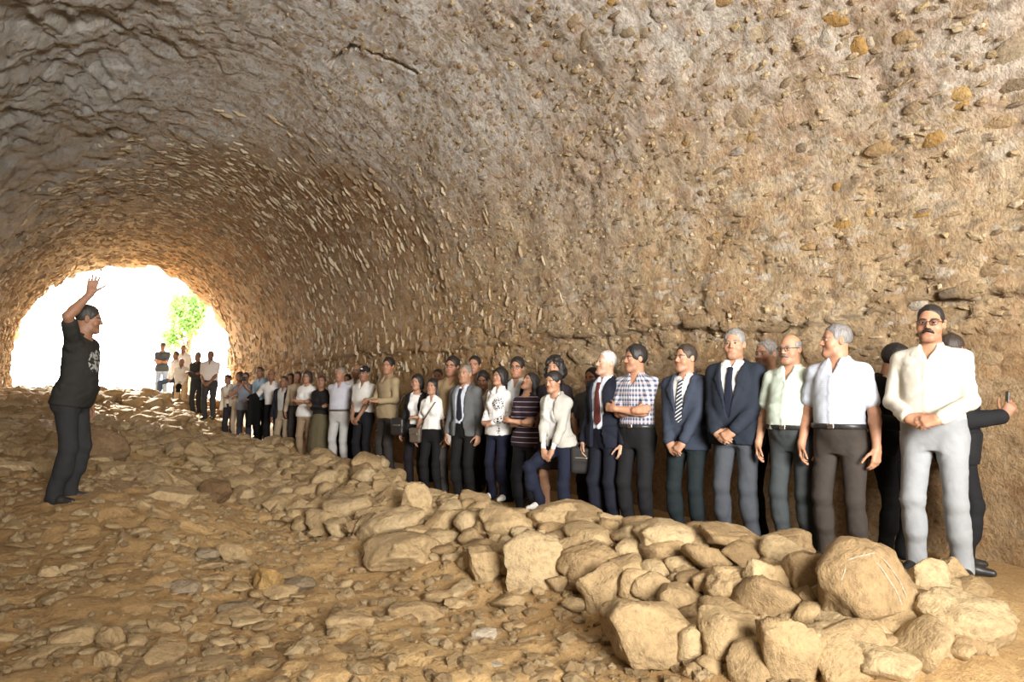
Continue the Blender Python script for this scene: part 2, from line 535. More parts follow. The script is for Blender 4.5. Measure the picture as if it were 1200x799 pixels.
M_EMBED_I = rock_material('slabs set in mortar', [(0.05, (0.26, 0.19, 0.12)), (0.4, (0.40, 0.29, 0.17)), (0.7, (0.48, 0.36, 0.2)), (0.97, (0.60, 0.50, 0.36))], island=True, sc=1.8, rnd=0.85, rough=0.92, spec=0.12)
EMB = [rock_mesh('stone', 2, 300 + i, M_EMBED, blocky=0.25 * (i % 3 > 0)) for i in range(12)]

def vault_frame(t, y):
    t = np.atleast_1d(np.asarray(t, float)); y = np.atleast_1d(np.asarray(y, float))
    x, z = vault_xyz(t, y)
    xa, za = vault_xyz(t - 2e-3, y); xb, zb = vault_xyz(t + 2e-3, y)
    tx, tz = xb - xa, zb - za
    L = np.hypot(tx, tz)
    tx, tz = tx / L, tz / L
    s = np.interp(t, TT, ARC)
    d, _, _ = vault_disp(s, y, x, z, t)
    P = np.stack([x - tz * d, y, z + tx * d], 1)
    Tn = np.stack([tx, 0 * tx, tz], 1)
    Nn = np.stack([-tz, 0 * tx, tx], 1)
    return P, Tn, Nn

def embed(t, y, la, ls, dep, ang=0.0, mat=None, out=0.25):
    """one stone set in the vault: la along the passage, ls along the arc, dep thick"""
    P, Tn, Nn = vault_frame(t, y)
    P, Tn, Nn = P[0], Tn[0], Nn[0]
    Yv = np.array([0, 1.0, 0])
    a = math.cos(ang) * Yv + math.sin(ang) * Tn
    b = -math.sin(ang) * Yv + math.cos(ang) * Tn
    o = link('stone', random.choice(EMB), None, VAULT['wall_right'] if t < TR else VAULT['ceiling'])
    p = P + Nn * dep * (out - 0.5)
    Mx = Matrix(((*(a * la / 2), 0), (*(b * ls / 2), 0), (*(Nn * dep / 2), 0), (0, 0, 0, 1))).transposed()
    Mx.translation = Vector(p)
    o.matrix_world = Mx
    if mat:
        o.material_slots[0].link = 'OBJECT'
        o.material_slots[0].material = mat
    return o

# the stones that stand out in the photograph: pixel, size in pixels, tilt, tone
KNOWN = [(975, 36, 34, 20, 0.6, 'o'), (800, 104, 22, 16, 0, 'p'), (876, 80, 24, 14, 0, 'p'), (755, 47, 22, 14, 0.3, 's'), (738, 45, 26, 18, 0.2, 's'),
         (1180, 87, 50, 40, 0.2, 's'), (1188, 117, 34, 20, 0.2, 'e'), (1100, 181, 30, 20, 0.2, 'o'), (1072, 153, 40, 18, 0.1, 'e'), (1128, 126, 26, 18, 0.3, 'o'),
         (1130, 141, 24, 12, 0, 'o'), (870, 147, 32, 26, 0.3, 'e'), (990, 276, 24, 18, 0, 'o'), (1020, 264, 14, 14, 0.4, 'o'), (1082, 267, 26, 9, 0.1, 'o'),
         (1074, 278, 24, 12, 0, 'p'), (842, 288, 18, 12, 0, 'o'), (938, 190, 20, 14, 0.2, 'e'), (1035, 190, 34, 16, 0, 'e'), (982, 235, 14, 12, 0, 'o'),
         (845, 12, 30, 14, 0.3, 'e'), (940, 6, 40, 16, 0.2, 's'), (640, 58, 24, 12, 0.3, 'o'), (690, 52, 30, 14, -0.4, 's'), (660, 45, 30, 14, 0.5, 's'),
         (1175, 160, 34, 20, 0, 'e'), (1150, 52, 24, 20, 0, 'e'), (1062, 60, 22, 20, 0, 'e'), (1005, 70, 20, 22, 0, 'o'), (1018, 66, 14, 18, 0, 'p'),
         (968, 60, 20, 20, 0, 'e'), (880, 175, 20, 12, 0, 'e'), (808, 178, 18, 12, 0, 'o'), (1060, 195, 30, 12, 0, 'e'), (1140, 350, 26, 20, 0, 'e'),
         (830, 385, 44, 18, 0, 'e'), (715, 378, 26, 14, 0, 'e'), (770, 372, 22, 10, 0, 'e'), (910, 385, 50, 26, 0.1, 'e'), (960, 370, 36, 20, 0, 'e'),
         (1060, 330, 26, 12, 0, 'e'), (1120, 322, 30, 12, 0, 'e'), (1165, 330, 36, 16, 0, 'e'), (1010, 345, 34, 14, 0, 'e'), (985, 318, 30, 8, 0, 'e'),
         (1180, 400, 40, 30, 0, 'e'), (1150, 420, 40, 20, 0.2, 'e'), (1175, 445, 30, 18, 0, 'e'), (640, 392, 30, 12, 0, 'e'), (600, 398, 26, 12, 0, 'e'),
         (560, 405, 26, 12, 0, 'e'), (690, 395, 30, 12, 0, 'e'), (740, 390, 30, 12, 0, 'e'), (790, 400, 26, 14, 0, 'e'), (470, 125, 12, 12, 0.6, 's'),
         (510, 80, 14, 12, 0.2, 's'), (690, 105, 12, 6, 0, 's'), (735, 120, 24, 8, 0, 'p'), (720, 6, 18, 16, 0.2, 'o')]
n_emb = {'wall_right': 0, 'ceiling': 0}
for px, py, w, h, an, tone in KNOWN:
    t, y = vault_hit(px, py)
    P = vault_frame(t, y)[0][0]
    d = float((P - np.array([0, 0, CAMZ])) @ FW)
    fore = 1.15 if px > 900 else 1.0
    o = embed(t, y, w * d / F * fore * 1.15, h * d / F * 1.2, 0.085 if py < 300 else 0.07, an * (1 if px > 0 else -1), {'o': M_ORANGE, 'p': M_PALE, 's': M_SLATE, 'e': M_WALLST if py > 300 else None}[tone], 0.18 if py < 300 else 0.16)
    n_emb[o.parent.name] += 1
# lesser stones, laid in rough courses
k = 0
rs = np.random.default_rng(5)
while n_emb['ceiling'] < 295 or n_emb['wall_right'] < 110:
    k += 1
    if k > 3000: break
    wall = n_emb['wall_right'] < 110 and (k % 2 == 0 or n_emb['ceiling'] >= 295)
    if wall:
        t = float(np.interp(rs.uniform(1.75, 2.62), ARC, TT)); y = rs.uniform(1.6, 10) if rs.random() < 0.75 else rs.uniform(10, 20)
    else:
        t = TR + abs(rs.normal(0, 0.15)); y = rs.uniform(1.4, 9.5)
        if t > 0.47: continue
    if t <= 0.01: continue
    la = rs.uniform(0.11, 0.30) * (1.25 if wall else 0.8)
    ls = la * rs.uniform(0.28, 0.6)
    o = embed(t, y, la, ls, 0.09, rs.normal(0, 0.2), M_WALLST if wall else None, rs.uniform(0.02, 0.2) if wall else rs.uniform(0.1, 0.34))
    n_emb[o.parent.name] += 1

def slab_field(n, tfun, yfun, size, parent, nm, mat, seed, out=(0.25, 0.7), along=True):
    """a great many small slabs bedded in the vault, as one mesh"""
    r = np.random.default_rng(seed)
    t = tfun(r, n)
    y = yfun(r, n) if yfun else bare_from(t) - 0.4 + r.normal(0, 0.7, n) + (25.4 - bare_from(t)) * r.random(n) ** 0.9
    y = np.minimum(y, 25.3)
    P, Tn, Nn = vault_frame(t, y)
    B, Q = ICO[1]
    Bq = np.sign(B) * np.abs(B) ** 0.6
    la, ls, dp = (r.uniform(a, b, n) for a, b in size)
    an = r.normal(0, 0.22, n)
    Yv = np.array([0, 1.0, 0])
    A = (np.cos(an)[:, None] * Yv + np.sin(an)[:, None] * Tn)
    Bv = (-np.sin(an)[:, None] * Yv + np.cos(an)[:, None] * Tn)
    jit = 1 + r.uniform(-0.3, 0.3, (n, len(B), 3))
    L = Bq[None] * jit
    off = r.uniform(out[0], out[1], n) - 0.5
    V = P[:, None] + Nn[:, None] * (dp * off)[:, None, None] + L[..., :1] * (A * la[:, None] / 2)[:, None] + L[..., 1:2] * (Bv * ls[:, None] / 2)[:, None] + L[..., 2:] * (Nn * dp[:, None] / 2)[:, None]
    Qa = (Q[None] + (np.arange(n) * len(B))[:, None, None]).reshape(-1, 3)
    me = mesh_np(nm, V.reshape(-1, 3), Qa, False)
    o = link(nm, me, mat, parent)
    o['kind'] = 'stuff'
    return o

slab_field(8500, lambda r, n: np.clip(r.uniform(TR, TL + 0.02, n), TR + .002, 0.99), None,
           ((0.014, 0.032), (0.08, 0.25), (0.06, 0.11)), VAULT['ceiling'], 'arch_slabs', M_FLECK, 61, (0.1, 0.55))
slab_field(1600, lambda r, n: np.interp(r.uniform(1.2, 2.9, n), ARC, TT), lambda r, n: 12 + 13 * r.random(n),
           ((0.02, 0.06), (0.03, 0.11), (0.05, 0.09)), VAULT['wall_right'], 'wall_slabs', M_FLECK, 62, (0.15, 0.6))
slab_field(700, lambda r, n: r.uniform(TL, 0.97, n), lambda r, n: 14 + 11 * r.random(n),
           ((0.10, 0.24), (0.05, 0.12), (0.08, 0.16)), VAULT['wall_left'], 'wall_slabs', M_FLECK, 63, (0.15, 0.6))
slab_field(2600, lambda r, n: TR + np.abs(r.normal(0, 0.16, n)), lambda r, n: r.uniform(1.2, 10.5, n),
           ((0.03, 0.12), (0.02, 0.06), (0.03, 0.06)), VAULT['ceiling'], 'mortar_pebbles', M_EMBED_I, 64, (0.2, 0.6))
# ------------------------------------------------------------------ ground
CTRL = []
def cz(px, py, z):            # a pixel of the ground whose height below the eye is known
    d0 = ray(px, py)
    p = d0 * (z / d0[2])
    CTRL.append((p[0], p[1], z + CAMZ))
def cw(x, y, z): CTRL.append((x, y, z + CAMZ))
for a in [(300, 790, -1.5), (0, 790, -1.47), (600, 790, -1.54), (150, 720, -1.44), (450, 720, -1.54), (80, 588, -1.0), (0, 585, -1.0), (0, 650, -1.24), (150, 640, -1.24),
          (250, 660, -1.38), (160, 585, -1.03), (40, 530, -0.85), (130, 510, -0.8), (190, 580, -1.1), (30, 480, -0.42),
          (320, 622, -1.52), (385, 628, -1.52), (255, 572, -1.38), (285, 640, -1.45), (300, 595, -1.45), (215, 530, -1.05), (350, 690, -1.5),
          (400, 648, -1.52), (470, 660, -1.50), (560, 690, -1.50), (680, 725, -1.52), (760, 770, -1.5), (850, 799, -1.48),
          (440, 545, -1.10), (360, 520, -1.05), (300, 502, -0.98), (330, 578, -1.46), (345, 545, -1.18), (400, 592, -1.47), (422, 562, -1.16), (300, 560, -1.4), (280, 540, -1.2),
          (200, 490, -0.75), (160, 478, -0.5)]:
    cz(*a)
def dep(px, py, d):
    p = ray(px, py) * d
    CTRL.append((p[0], p[1], p[2] + CAMZ))
for a in [(1050, 688, 3.95), (1130, 705, 3.9), (960, 662, 4.3), (860, 642, 4.7), (760, 628, 5.2), (640, 612, 6.1), (560, 598, 6.9), (500, 588, 7.6), (470, 575, 8.4),
          (100, 475, 21.5), (200, 481, 20.5), (30, 473, 21.5), (240, 490, 18.2)]:
    dep(*a)
for x, y, z in [(5.0, 2.3, -1.27), (5.6, 2.6, -1.27), (5.0, 4, -1.32), (5.5, 6, -1.38), (4.9, 6, -1.4), (4.2, 6.2, -1.42), (4.6, 8, -1.42), (4.2, 8.6, -1.42), (5.0, 10, -1.36),
                (4.1, 10.5, -1.36), (3.9, 12.5, -1.38), (4.4, 14, -1.33), (3.6, 15.5, -1.33), (3.9, 17, -1.3), (3.2, 17.6, -1.3), (2.4, 19.2, -0.83), (2.2, 20.5, -0.68),
                (1.9, 22, -0.45), (3.4, 21, -0.9), (3.6, 24, -0.6), (0, 24, -0.3), (-2, 24, -0.25), (-2.4, 20, -0.4), (-3, 14, -0.6), (-3, 8, -0.9), (-3, 3, -1.3),
                (-3, -1, -1.55), (0, -1, -1.6), (0, 0, -1.6), (1.5, 1.4, -1.58), (3, -1, -1.5), (5.5, -1, -1.4), (5.6, 0.8, -1.33), (4.4, 1.0, -1.36), (3.2, 1.0, -1.45), (4.4, 1.9, -1.32),
                (2, 29, -0.9), (-3, 29, -0.9), (5, 29, -0.9)]:
    cw(x, y, z)
FEET = [(1088, 359, 4.56, 1.77), (980, 381, 5.0, 1.73), (926, 393, 5.35, 1.68), (860, 387, 5.75, 1.80), (803, 405, 6.1, 1.73), (745, 406, 6.45, 1.76), (709, 412, 6.7, 1.74), (655, 436, 7.0, 1.60), (617, 436, 7.7, 1.63), (584, 433, 8.2, 1.56), (545, 428, 8.8, 1.73), (507, 444, 9.3, 1.58), (489, 439, 9.7, 1.62), (455, 420, 10.5, 1.79), (427, 430, 11.2, 1.70), (399, 431, 11.8, 1.72), (377, 440, 12.3, 1.62), (360, 435, 12.8, 1.66), (333, 441, 14.0, 1.62), (321, 433, 14.7, 1.74), (310, 430, 15.6, 1.74), (288, 437, 16.2, 1.70), (271, 439, 17.0, 1.66), (247, 411, 17.5, 1.76), (232, 413, 18.6, 1.70), (213, 420, 19.9, 1.56), (215, 404, 21.6, 1.74), (206, 412, 20.8, 1.72), (191, 402, 22.0, 1.78), (90, 360, 6.2, 1.77)]
for px, tp, d, hh in FEET:
    q = at(px, tp, d)
    CTRL.append((q[0], q[1], q[2] - hh * 0.995))
FEET_XY = np.array([at(a, b, c)[:2] for a, b, c, _ in FEET])
CT = np.array(CTRL)
def _tps(r): return np.where(r > 1e-9, r * r * np.log(r + 1e-9), 0)
_n = len(CT)
_K = _tps(np.hypot(CT[:, None, 0] - CT[None, :, 0], CT[:, None, 1] - CT[None, :, 1])) + np.eye(_n) * 0.05
_A = np.zeros((_n + 3, _n + 3))
_A[:_n, :_n] = _K
_A[:_n, _n:] = np.stack([np.ones(_n), CT[:, 0], CT[:, 1]], 1)
_A[_n:, :_n] = _A[:_n, _n:].T
_S = np.linalg.solve(_A, np.concatenate([CT[:, 2], np.zeros(3)]))
def H0(x, y):
    x, y = np.asarray(x, float).ravel(), np.asarray(y, float).ravel()
    y = np.maximum(y, -1.2)
    o = np.empty(len(x))
    for i in range(0, len(x), 20000):
        a, b = x[i:i + 20000], y[i:i + 20000]
        o[i:i + 20000] = _tps(np.hypot(a[:, None] - CT[None, :, 0], b[:, None] - CT[None, :, 1])) @ _S[:_n] + _S[_n] + _S[_n + 1] * a + _S[_n + 2] * b
    return o

def ground_z(x, y):
    x, y = np.asarray(x, float).ravel(), np.asarray(y, float).ravel()
    h = H0(x, y)
    P = np.stack([x, y, 0 * x], 1)
    path = 1 / (1 + np.exp(-(x - np.interp(y, [0, 3, 6, 9, 12, 16, 20, 25], [4.6, 4.2, 3.9, 3.75, 3.5, 3.1, 2.6, 2.6])) / 0.12))
    amp = 1 - 0.85 * path
    w = fbm(P * 1.7, 2, 12) * 0.35
    e, r = cells(np.stack([x / 0.30 + w, y / 0.22 + w], 1), 31)
    e2, r2 = cells(np.stack([x / 0.12 + w, y / 0.10 - w], 1), 32)
    patch = np.clip(fbm(P * 0.9, 2, 14) * 1.0 + 0.45, 0, 1)
    patch2 = np.clip(fbm(P * 1.3 + 9, 2, 15) * 1.0 + 0.5, 0, 1)
    far = np.clip((y - 6) / 6, 0, 1)
    relief = 0.05 * fbm(P * 1.1, 3, 16) + 0.014 * fbm(P * 7, 3, 17)
    relief = relief + patch * (np.minimum(e, 0.18) / 0.18 * 0.022 + (r - 0.5) * 0.055) * (1 + far) + patch2 * (np.minimum(e2, 0.2) / 0.2 * 0.010 + (r2 - 0.5) * 0.018)
    return h + relief * amp

def ground_mat():
    m, nt, bs = mat_new('dusty earth floor')
    L = nt.links
    pos = N(nt, 'ShaderNodeNewGeometry').outputs['Position']
    a = noise_n(nt, pos, 0.9, 5, 0.6)
    b = noise_n(nt, pos, 7.0, 6, 0.7, 0.3)
    c_ = noise_n(nt, pos, 38.0, 5, 0.75)
    r = ramp(nt, [(0.25, (0.38, 0.235, 0.10)), (0.45, (0.50, 0.325, 0.15)), (0.6, (0.57, 0.39, 0.19)), (0.8, (0.64, 0.465, 0.25))])
    L.new(math_n(nt, 'ADD', math_n(nt, 'MULTIPLY', a, 0.55), math_n(nt, 'MULTIPLY', b, 0.45)), r.inputs[0])
    r2 = ramp(nt, [(0.28, (0.55, 0.53, 0.5)), (0.7, (1.25, 1.24, 1.2))])
    L.new(c_, r2.inputs[0])
    c = mixc(nt, r.outputs[0], r2.outputs[0], 0.8, 'MULTIPLY')
    # shade painted on the left floor, then wet channel earth, darker and glossy
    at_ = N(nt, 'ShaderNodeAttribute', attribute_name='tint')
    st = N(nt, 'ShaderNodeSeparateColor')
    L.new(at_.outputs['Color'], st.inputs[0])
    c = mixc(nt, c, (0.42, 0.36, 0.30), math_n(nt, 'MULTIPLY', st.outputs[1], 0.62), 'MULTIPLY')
    c = mixc(nt, c, (0.16, 0.11, 0.06), math_n(nt, 'MULTIPLY', st.outputs[0], 0.55))
    L.new(c, bs.inputs['Base Color'])
    rr = N(nt, 'ShaderNodeMapRange')
    rr.inputs[3].default_value, rr.inputs[4].default_value = 0.66, 0.2
    L.new(st.outputs[0], rr.inputs[0])
    L.new(rr.outputs[0], bs.inputs['Roughness'])
    bs.inputs['Specular IOR Level'].default_value = 0.3
    h = math_n(nt, 'ADD', math_n(nt, 'MULTIPLY', c_, 0.5), math_n(nt, 'MULTIPLY', b, 1.1))
    bump(nt, bs, math_n(nt, 'ADD', h, math_n(nt, 'MULTIPLY', noise_n(nt, pos, 110, 3, 0.7), 0.2)), 0.03, 0.85)
    return m
M_GROUND = ground_mat()

def build_floor():
    xs = np.concatenate([np.arange(-3.9, -1.2, 0.06), np.arange(-1.2, 4.6, 0.03), np.arange(4.6, 6.3, 0.06)])
    ys = np.concatenate([np.arange(-10.0, 1.2, 0.16), np.arange(1.2, 9.0, 0.028), np.arange(9.0, 17, 0.05), np.arange(17, 27.5, 0.08)])
    X, Y = np.meshgrid(xs, ys, indexing='ij')
    z = ground_z(X, Y)
    V = np.stack([X.ravel(), Y.ravel(), z], 1)
    I = np.arange(X.size).reshape(X.shape)
    Q = np.stack([I[:-1, :-1], I[1:, :-1], I[1:, 1:], I[:-1, 1:]], -1).reshape(-1, 4)
    # damp track: the little channel between the two slopes
    tr = np.array([ray(px, py) * (zz / ray(px, py)[2]) for px, py, zz in ((150, 490, -0.75), (205, 530, -1.05), (235, 560, -1.25), (262, 590, -1.4), (290, 632, -1.5), (330, 640, -1.5), (400, 622, -1.52))])
    wet = np.zeros(len(V))
    for a, b in zip(tr[:-1, :2], tr[1:, :2]):
        pa = V[:, :2] - a
        h = np.clip((pa @ (b - a)) / ((b - a) @ (b - a)), 0, 1)
        wet = np.maximum(wet, np.clip(1.25 - np.linalg.norm(pa - h[:, None] * (b - a), axis=1) / 0.42, 0, 1))
    wet *= np.clip(fbm(V * [2.2, 1.2, 0], 3, 55) * 1.2 + 0.65, 0, 1)
    painted_shade = np.clip(1.3 - np.hypot((V[:, 0] + 0.9) / 1.9, (V[:, 1] - 9.0) / 5.0), 0, 1) + 0.35 * fbm(V * [1.1, 0.8, 0], 3, 57)  # dark patch around the speaker: weaker light painted into the earth
    painted_shade = np.clip(painted_shade * 1.2, 0, 1)
    me = mesh_np('floor', V, Q, True, np.stack([wet, painted_shade, wet], 1))
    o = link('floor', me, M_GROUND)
    o['kind'] = 'structure'
    return o
FLOOR = build_floor()
# open ground beyond the mouth of the passage
def build_outside():
    xs, ys = np.arange(-60, 61, 1.5), np.concatenate([np.arange(26.8, 40, 0.8), np.arange(40, 120, 3)])
    X, Y = np.meshgrid(xs, ys, indexing='ij')
    P = np.stack([X.ravel(), Y.ravel(), 0 * X.ravel()], 1)
    z = 0.55 - 0.03 * (P[:, 1] - 27) + 0.35 * fbm(P * 0.12, 3, 81) - 0.2
    I = np.arange(X.size).reshape(X.shape)
    Q = np.stack([I[:-1, :-1], I[1:, :-1], I[1:, 1:], I[:-1, 1:]], -1).reshape(-1, 4)
    o = link('ground', mesh_np('ground', np.stack([P[:, 0], P[:, 1], z], 1), Q), M_GROUND)
    o['kind'] = 'structure'
build_outside()

def hit(px, py):
    """the point of the smooth ground under a pixel"""
    d0 = ray(px, py)
    ds = np.concatenate([np.arange(2.0, 12, 0.02), np.arange(12, 30, 0.06)])
    P = np.array([0, 0, CAMZ]) + ds[:, None] * d0
    below = P[:, 2] < H0(P[:, 0], P[:, 1])
    i = int(np.argmax(below)) if below.any() else len(ds) - 1
    return P[i], ds[i]

# ------------------------------------------------------------------ boulders, stones of the bank, rubble
STONES3 = [rock_mesh('stone', 3, 100 + i, M_ROCK, cuts=12 + i % 5, rough=0.045, blocky=0.2 * (i % 3)) for i in range(12)]
STONES2 = [rock_mesh('stone', 2, 150 + i, M_ROCK, cuts=11 + i % 4, blocky=0.2 * (i % 3)) for i in range(14)]

def put_stone(o, p, sx, sy, sz, rx=0, ry=0, rz=0):
    o.location = Vector(p)
    o.rotation_euler = (rx, ry, rz)
    o.scale = (sx / 2, sy / 2, sz / 2)

def boulder(px, py, w, h, label, seed, depth=None, thick=0.8, tilt=0.0, name='boulder', cat='boulder', mat=None, blocky=0.2, cuts=10, sink=0.0, turn=0.0, group=None):
    """a rock of its own: pixel centre and pixel size as seen, real size from its distance"""
    c, d = hit(px, py + h * 0.42)
    if depth: d = depth
    else: d = d + 0.10 * w / F * d
    p = at(px, py, d)
    W_, H_ = w * d / F, h * d / F
    me = rock_mesh(name, 4, seed, mat or M_ROCK, cuts=cuts, rough=0.045, blocky=blocky)
    o = link(name, me)
    o.location = Vector(p) + Vector((0, 0, -sink))
    o.scale = (W_ / 2 * 1.04, W_ * thick / 2, H_ / 2 * 1.04)
    o.rotation_euler = (0, tilt, -YAW * (p[0] > 0) * 0.9 + turn)
    tag(o, label, cat, group)
    return o

BOULDERS = [
    (752, 742, 124, 80, 'huge flat-faced ochre boulder lying at the foot of the stone bank, bottom centre', 401, 0.75, 0.12, 0.25),
    (1013, 688, 122, 108, 'rounded peaked boulder with white root marks at the right end of the bank', 402, 0.8, 0.1, 0.05),
    (1132, 722, 112, 68, 'smooth oval boulder lying at the far right below the man in grey trousers', 403, 0.75, 0.15, 0.0),
    (628, 660, 84, 74, 'tall leaning ochre boulder in the middle foot of the stone bank', 404, 0.6, -0.5, 0.3),
    (567, 661, 44, 46, 'pale squared block standing upright at the foot of the bank', 405, 0.7, 0.05, 0.55),
    (704, 690, 60, 60, 'dusty pitted stone propped against the huge bottom boulder', 406, 0.7, -0.3, 0.2),
    (690, 662, 74, 50, 'low wedge-shaped stone between the leaning boulder and the pitted stone', 407, 0.7, -0.35, 0.2),
    (455, 617, 90, 44, 'long smooth slab of rock at the left end of the stone bank', 408, 0.7, -0.25, 0.25),
    (488, 590, 38, 50, 'knobby upright rock topping the left end of the bank', 409, 0.8, -0.2, 0.1),
    (472, 648, 96, 42, 'low flat bedrock slab with pale cracked front below the bank', 410, 0.8, 0.02, 0.3),
    (853, 745, 80, 68, 'angular boulder with orange underside right of the huge bottom boulder', 411, 0.7, 0.1, 0.3),
    (922, 765, 80, 86, 'bulky dusty boulder at the bottom of the bank beneath the stacked slabs', 412, 0.7, -0.3, 0.2),
    (975, 756, 64, 50, 'dark-fronted block under the thin slab at lower right', 413, 0.7, 0.05, 0.45),
    (1034, 749, 76, 26, 'thin flat slab lying on the dark-fronted block at lower right', 414, 0.8, 0.02, 0.4),
    (1042, 776, 96, 42, 'long low slab along the bottom edge at lower right', 415, 0.7, 0.15, 0.3),
    (951, 672, 66, 64, 'upright rounded stone leaning on the left of the peaked boulder', 416, 0.7, -0.15, 0.15),
    (895, 682, 60, 58, 'grey-brown stone two places left of the peaked boulder', 417, 0.7, -0.2, 0.2),
    (860, 690, 62, 46, 'blunt stone with a cleft face in the middle of the bank', 418, 0.7, 0.0, 0.3),
    (925, 636, 62, 28, 'flat pale capstone in front of the man in the pale green shirt', 419, 0.8, -0.05, 0.35),
    (862, 632, 82, 32, 'long flat capstone in front of the man in the navy tie', 420, 0.8, 0.12, 0.3),
    (782, 628, 96, 36, 'broad capstone in front of the man in the striped tie', 421, 0.8, 0.12, 0.25),
    (660, 603, 82, 34, 'wide dusty capstone under the woman in the grey blazer', 422, 0.8, 0.0, 0.2),
    (590, 612, 66, 36, 'rough slab near the left crest of the bank under the embroidered blouse', 423, 0.8, 0.1, 0.2),
    (1082, 678, 50, 62, 'small slanting stone wedged right of the peaked boulder', 424, 0.7, 0.5, 0.3),
    (1116, 674, 58, 40, 'grey slab tilted at the feet of the man in the cream shirt', 425, 0.7, 0.4, 0.35),
    (747, 686, 46, 40, 'brown stone in shade behind the huge bottom boulder', 426, 0.7, 0.1, 0.3),
]
for i, (px, py, w, h, lab, seed, th, tilt, bl) in enumerate(BOULDERS):
    boulder(px, py, w, h, lab, seed, None, th, tilt, blocky=bl, cuts=8 + seed % 6)
# pale root marks run over the peaked boulder
from mathutils.bvhtree import BVHTree
PEAK = next(o for o in bpy.data.objects if o.get('label', '').startswith('rounded peaked boulder'))
_mb = PEAK.matrix_basis
_bv = BVHTree.FromPolygons([_mb @ v.co for v in PEAK.data.vertices], [tuple(p.vertices) for p in PEAK.data.polygons])
_inv = np.array(_mb.inverted())
for line in ([(985, 662), (996, 655), (1010, 651), (1024, 648), (1034, 654)], [(1018, 650), (1030, 662), (1040, 676), (1049, 690), (1056, 706), (1060, 722)], [(1034, 654), (1046, 668), (1056, 684), (1062, 700)], [(996, 655), (990, 668), (986, 680)]):
    pts = []
    for q in line:
        hitp = _bv.ray_cast(Vector((0, 0, CAMZ)), Vector(ray(*q)))[0]
        if hitp is not None: pts.append(np.array(hitp))
    if len(pts) > 1:
        v, q = tube_mesh('root', pts, .0045, 5)
        v = v @ _inv[:3, :3].T + _inv[:3, 3]
        link('root', mesh_np('root', v, q), M_PALE, PEAK)
# rocks on the earth floor
ROCKS = [
    (272, 648, 42, 26, 'rounded ochre rock resting on grey slabs in the middle of the floor', 431, 0.7, 0.1, 0.2, None),
    (314, 678, 36, 30, 'small bright orange rock on the earth floor', 432, 0.8, 0.0, 0.3, M_ORANGE),
    (410, 731, 58, 26, 'flat pale tan slab lying on open floor in the middle foreground', 433, 0.7, 0.0, 0.4, None),
    (490, 717, 70, 30, 'low broad stone half sunk in the foreground earth', 434, 0.7, 0.0, 0.3, None),
    (569, 743, 34, 16, 'small oval stone with a pale top in front of the bank', 435, 0.7, 0.0, 0.1, M_PALE),
    (580, 785, 36, 18, 'white-topped stone at the bottom edge of the picture', 436, 0.7, 0.1, 0.2, M_PALE),
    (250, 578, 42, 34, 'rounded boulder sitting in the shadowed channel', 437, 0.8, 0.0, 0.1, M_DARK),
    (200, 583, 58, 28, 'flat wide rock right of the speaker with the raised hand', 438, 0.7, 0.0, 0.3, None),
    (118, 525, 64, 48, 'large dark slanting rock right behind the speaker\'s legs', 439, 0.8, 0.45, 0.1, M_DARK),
    (85, 748, 50, 24, 'flat brown stone in a cluster at the lower left', 440, 0.7, 0.0, 0.3, None),
    (128, 748, 32, 30, 'upright angular stone at the lower left cluster\'s right', 441, 0.7, 0.3, 0.3, None),
    (126, 775, 30, 24, 'dark-edged stone at the very bottom left', 442, 0.7, 0.2, 0.3, None),
    (215, 688, 40, 15, 'thin slate flake lying flat on the left floor', 443, 0.7, 0.0, 0.3, M_SLATE),
    (160, 703, 30, 14, 'little brown flake left of the slate flake', 444, 0.7, 0.0, 0.3, None),
    (278, 712, 44, 16, 'greyish flat stone in the centre left floor', 445, 0.7, 0.0, 0.3, M_SLATE),
    (190, 733, 42, 16, 'wedge of stone casting a shadow on the left floor', 446, 0.7, 0.15, 0.3, None),
    (352, 685, 36, 18, 'grey rounded rock right of the bright orange rock', 447, 0.7, 0.0, 0.1, M_SLATE),
    (240, 650, 34, 14, 'thin grey slab under the rounded ochre rock', 448, 0.7, 0.05, 0.4, M_SLATE),
    (60, 672, 26, 20, 'small tilted brown rock on the left floor below the speaker', 449, 0.7, 0.4, 0.2, None),
    (75, 668, 30, 16, 'flat brown stone beside the small tilted rock', 450, 0.7, 0.0, 0.2, None),
    (302, 752, 28, 14, 'small round-edged stone near the bottom centre left', 451, 0.7, 0.0, 0.2, None),
    (735, 700, 18, 14, 'little stone caught behind the pitted stone', 452, 0.8, 0.0, 0.2, None),
    (535, 706, 30, 12, 'low stone just left of the pale squared block', 453, 0.8, 0.0, 0.2, None),
    (155, 470, 26, 16, 'sunlit yellow rock in the rubble at the cave mouth', 454, 0.8, 0.0, 0.3, None),
    (180, 474, 22, 16, 'sunlit brown rock below the man in light jeans', 455, 0.8, 0.0, 0.3, None),
]
for (px, py, w, h, lab, seed, th, tilt, bl, mt) in ROCKS:
    boulder(px, py, w, h, lab, seed, None, th, tilt, 'rock', 'rock', mt, bl, 9 + seed % 5)

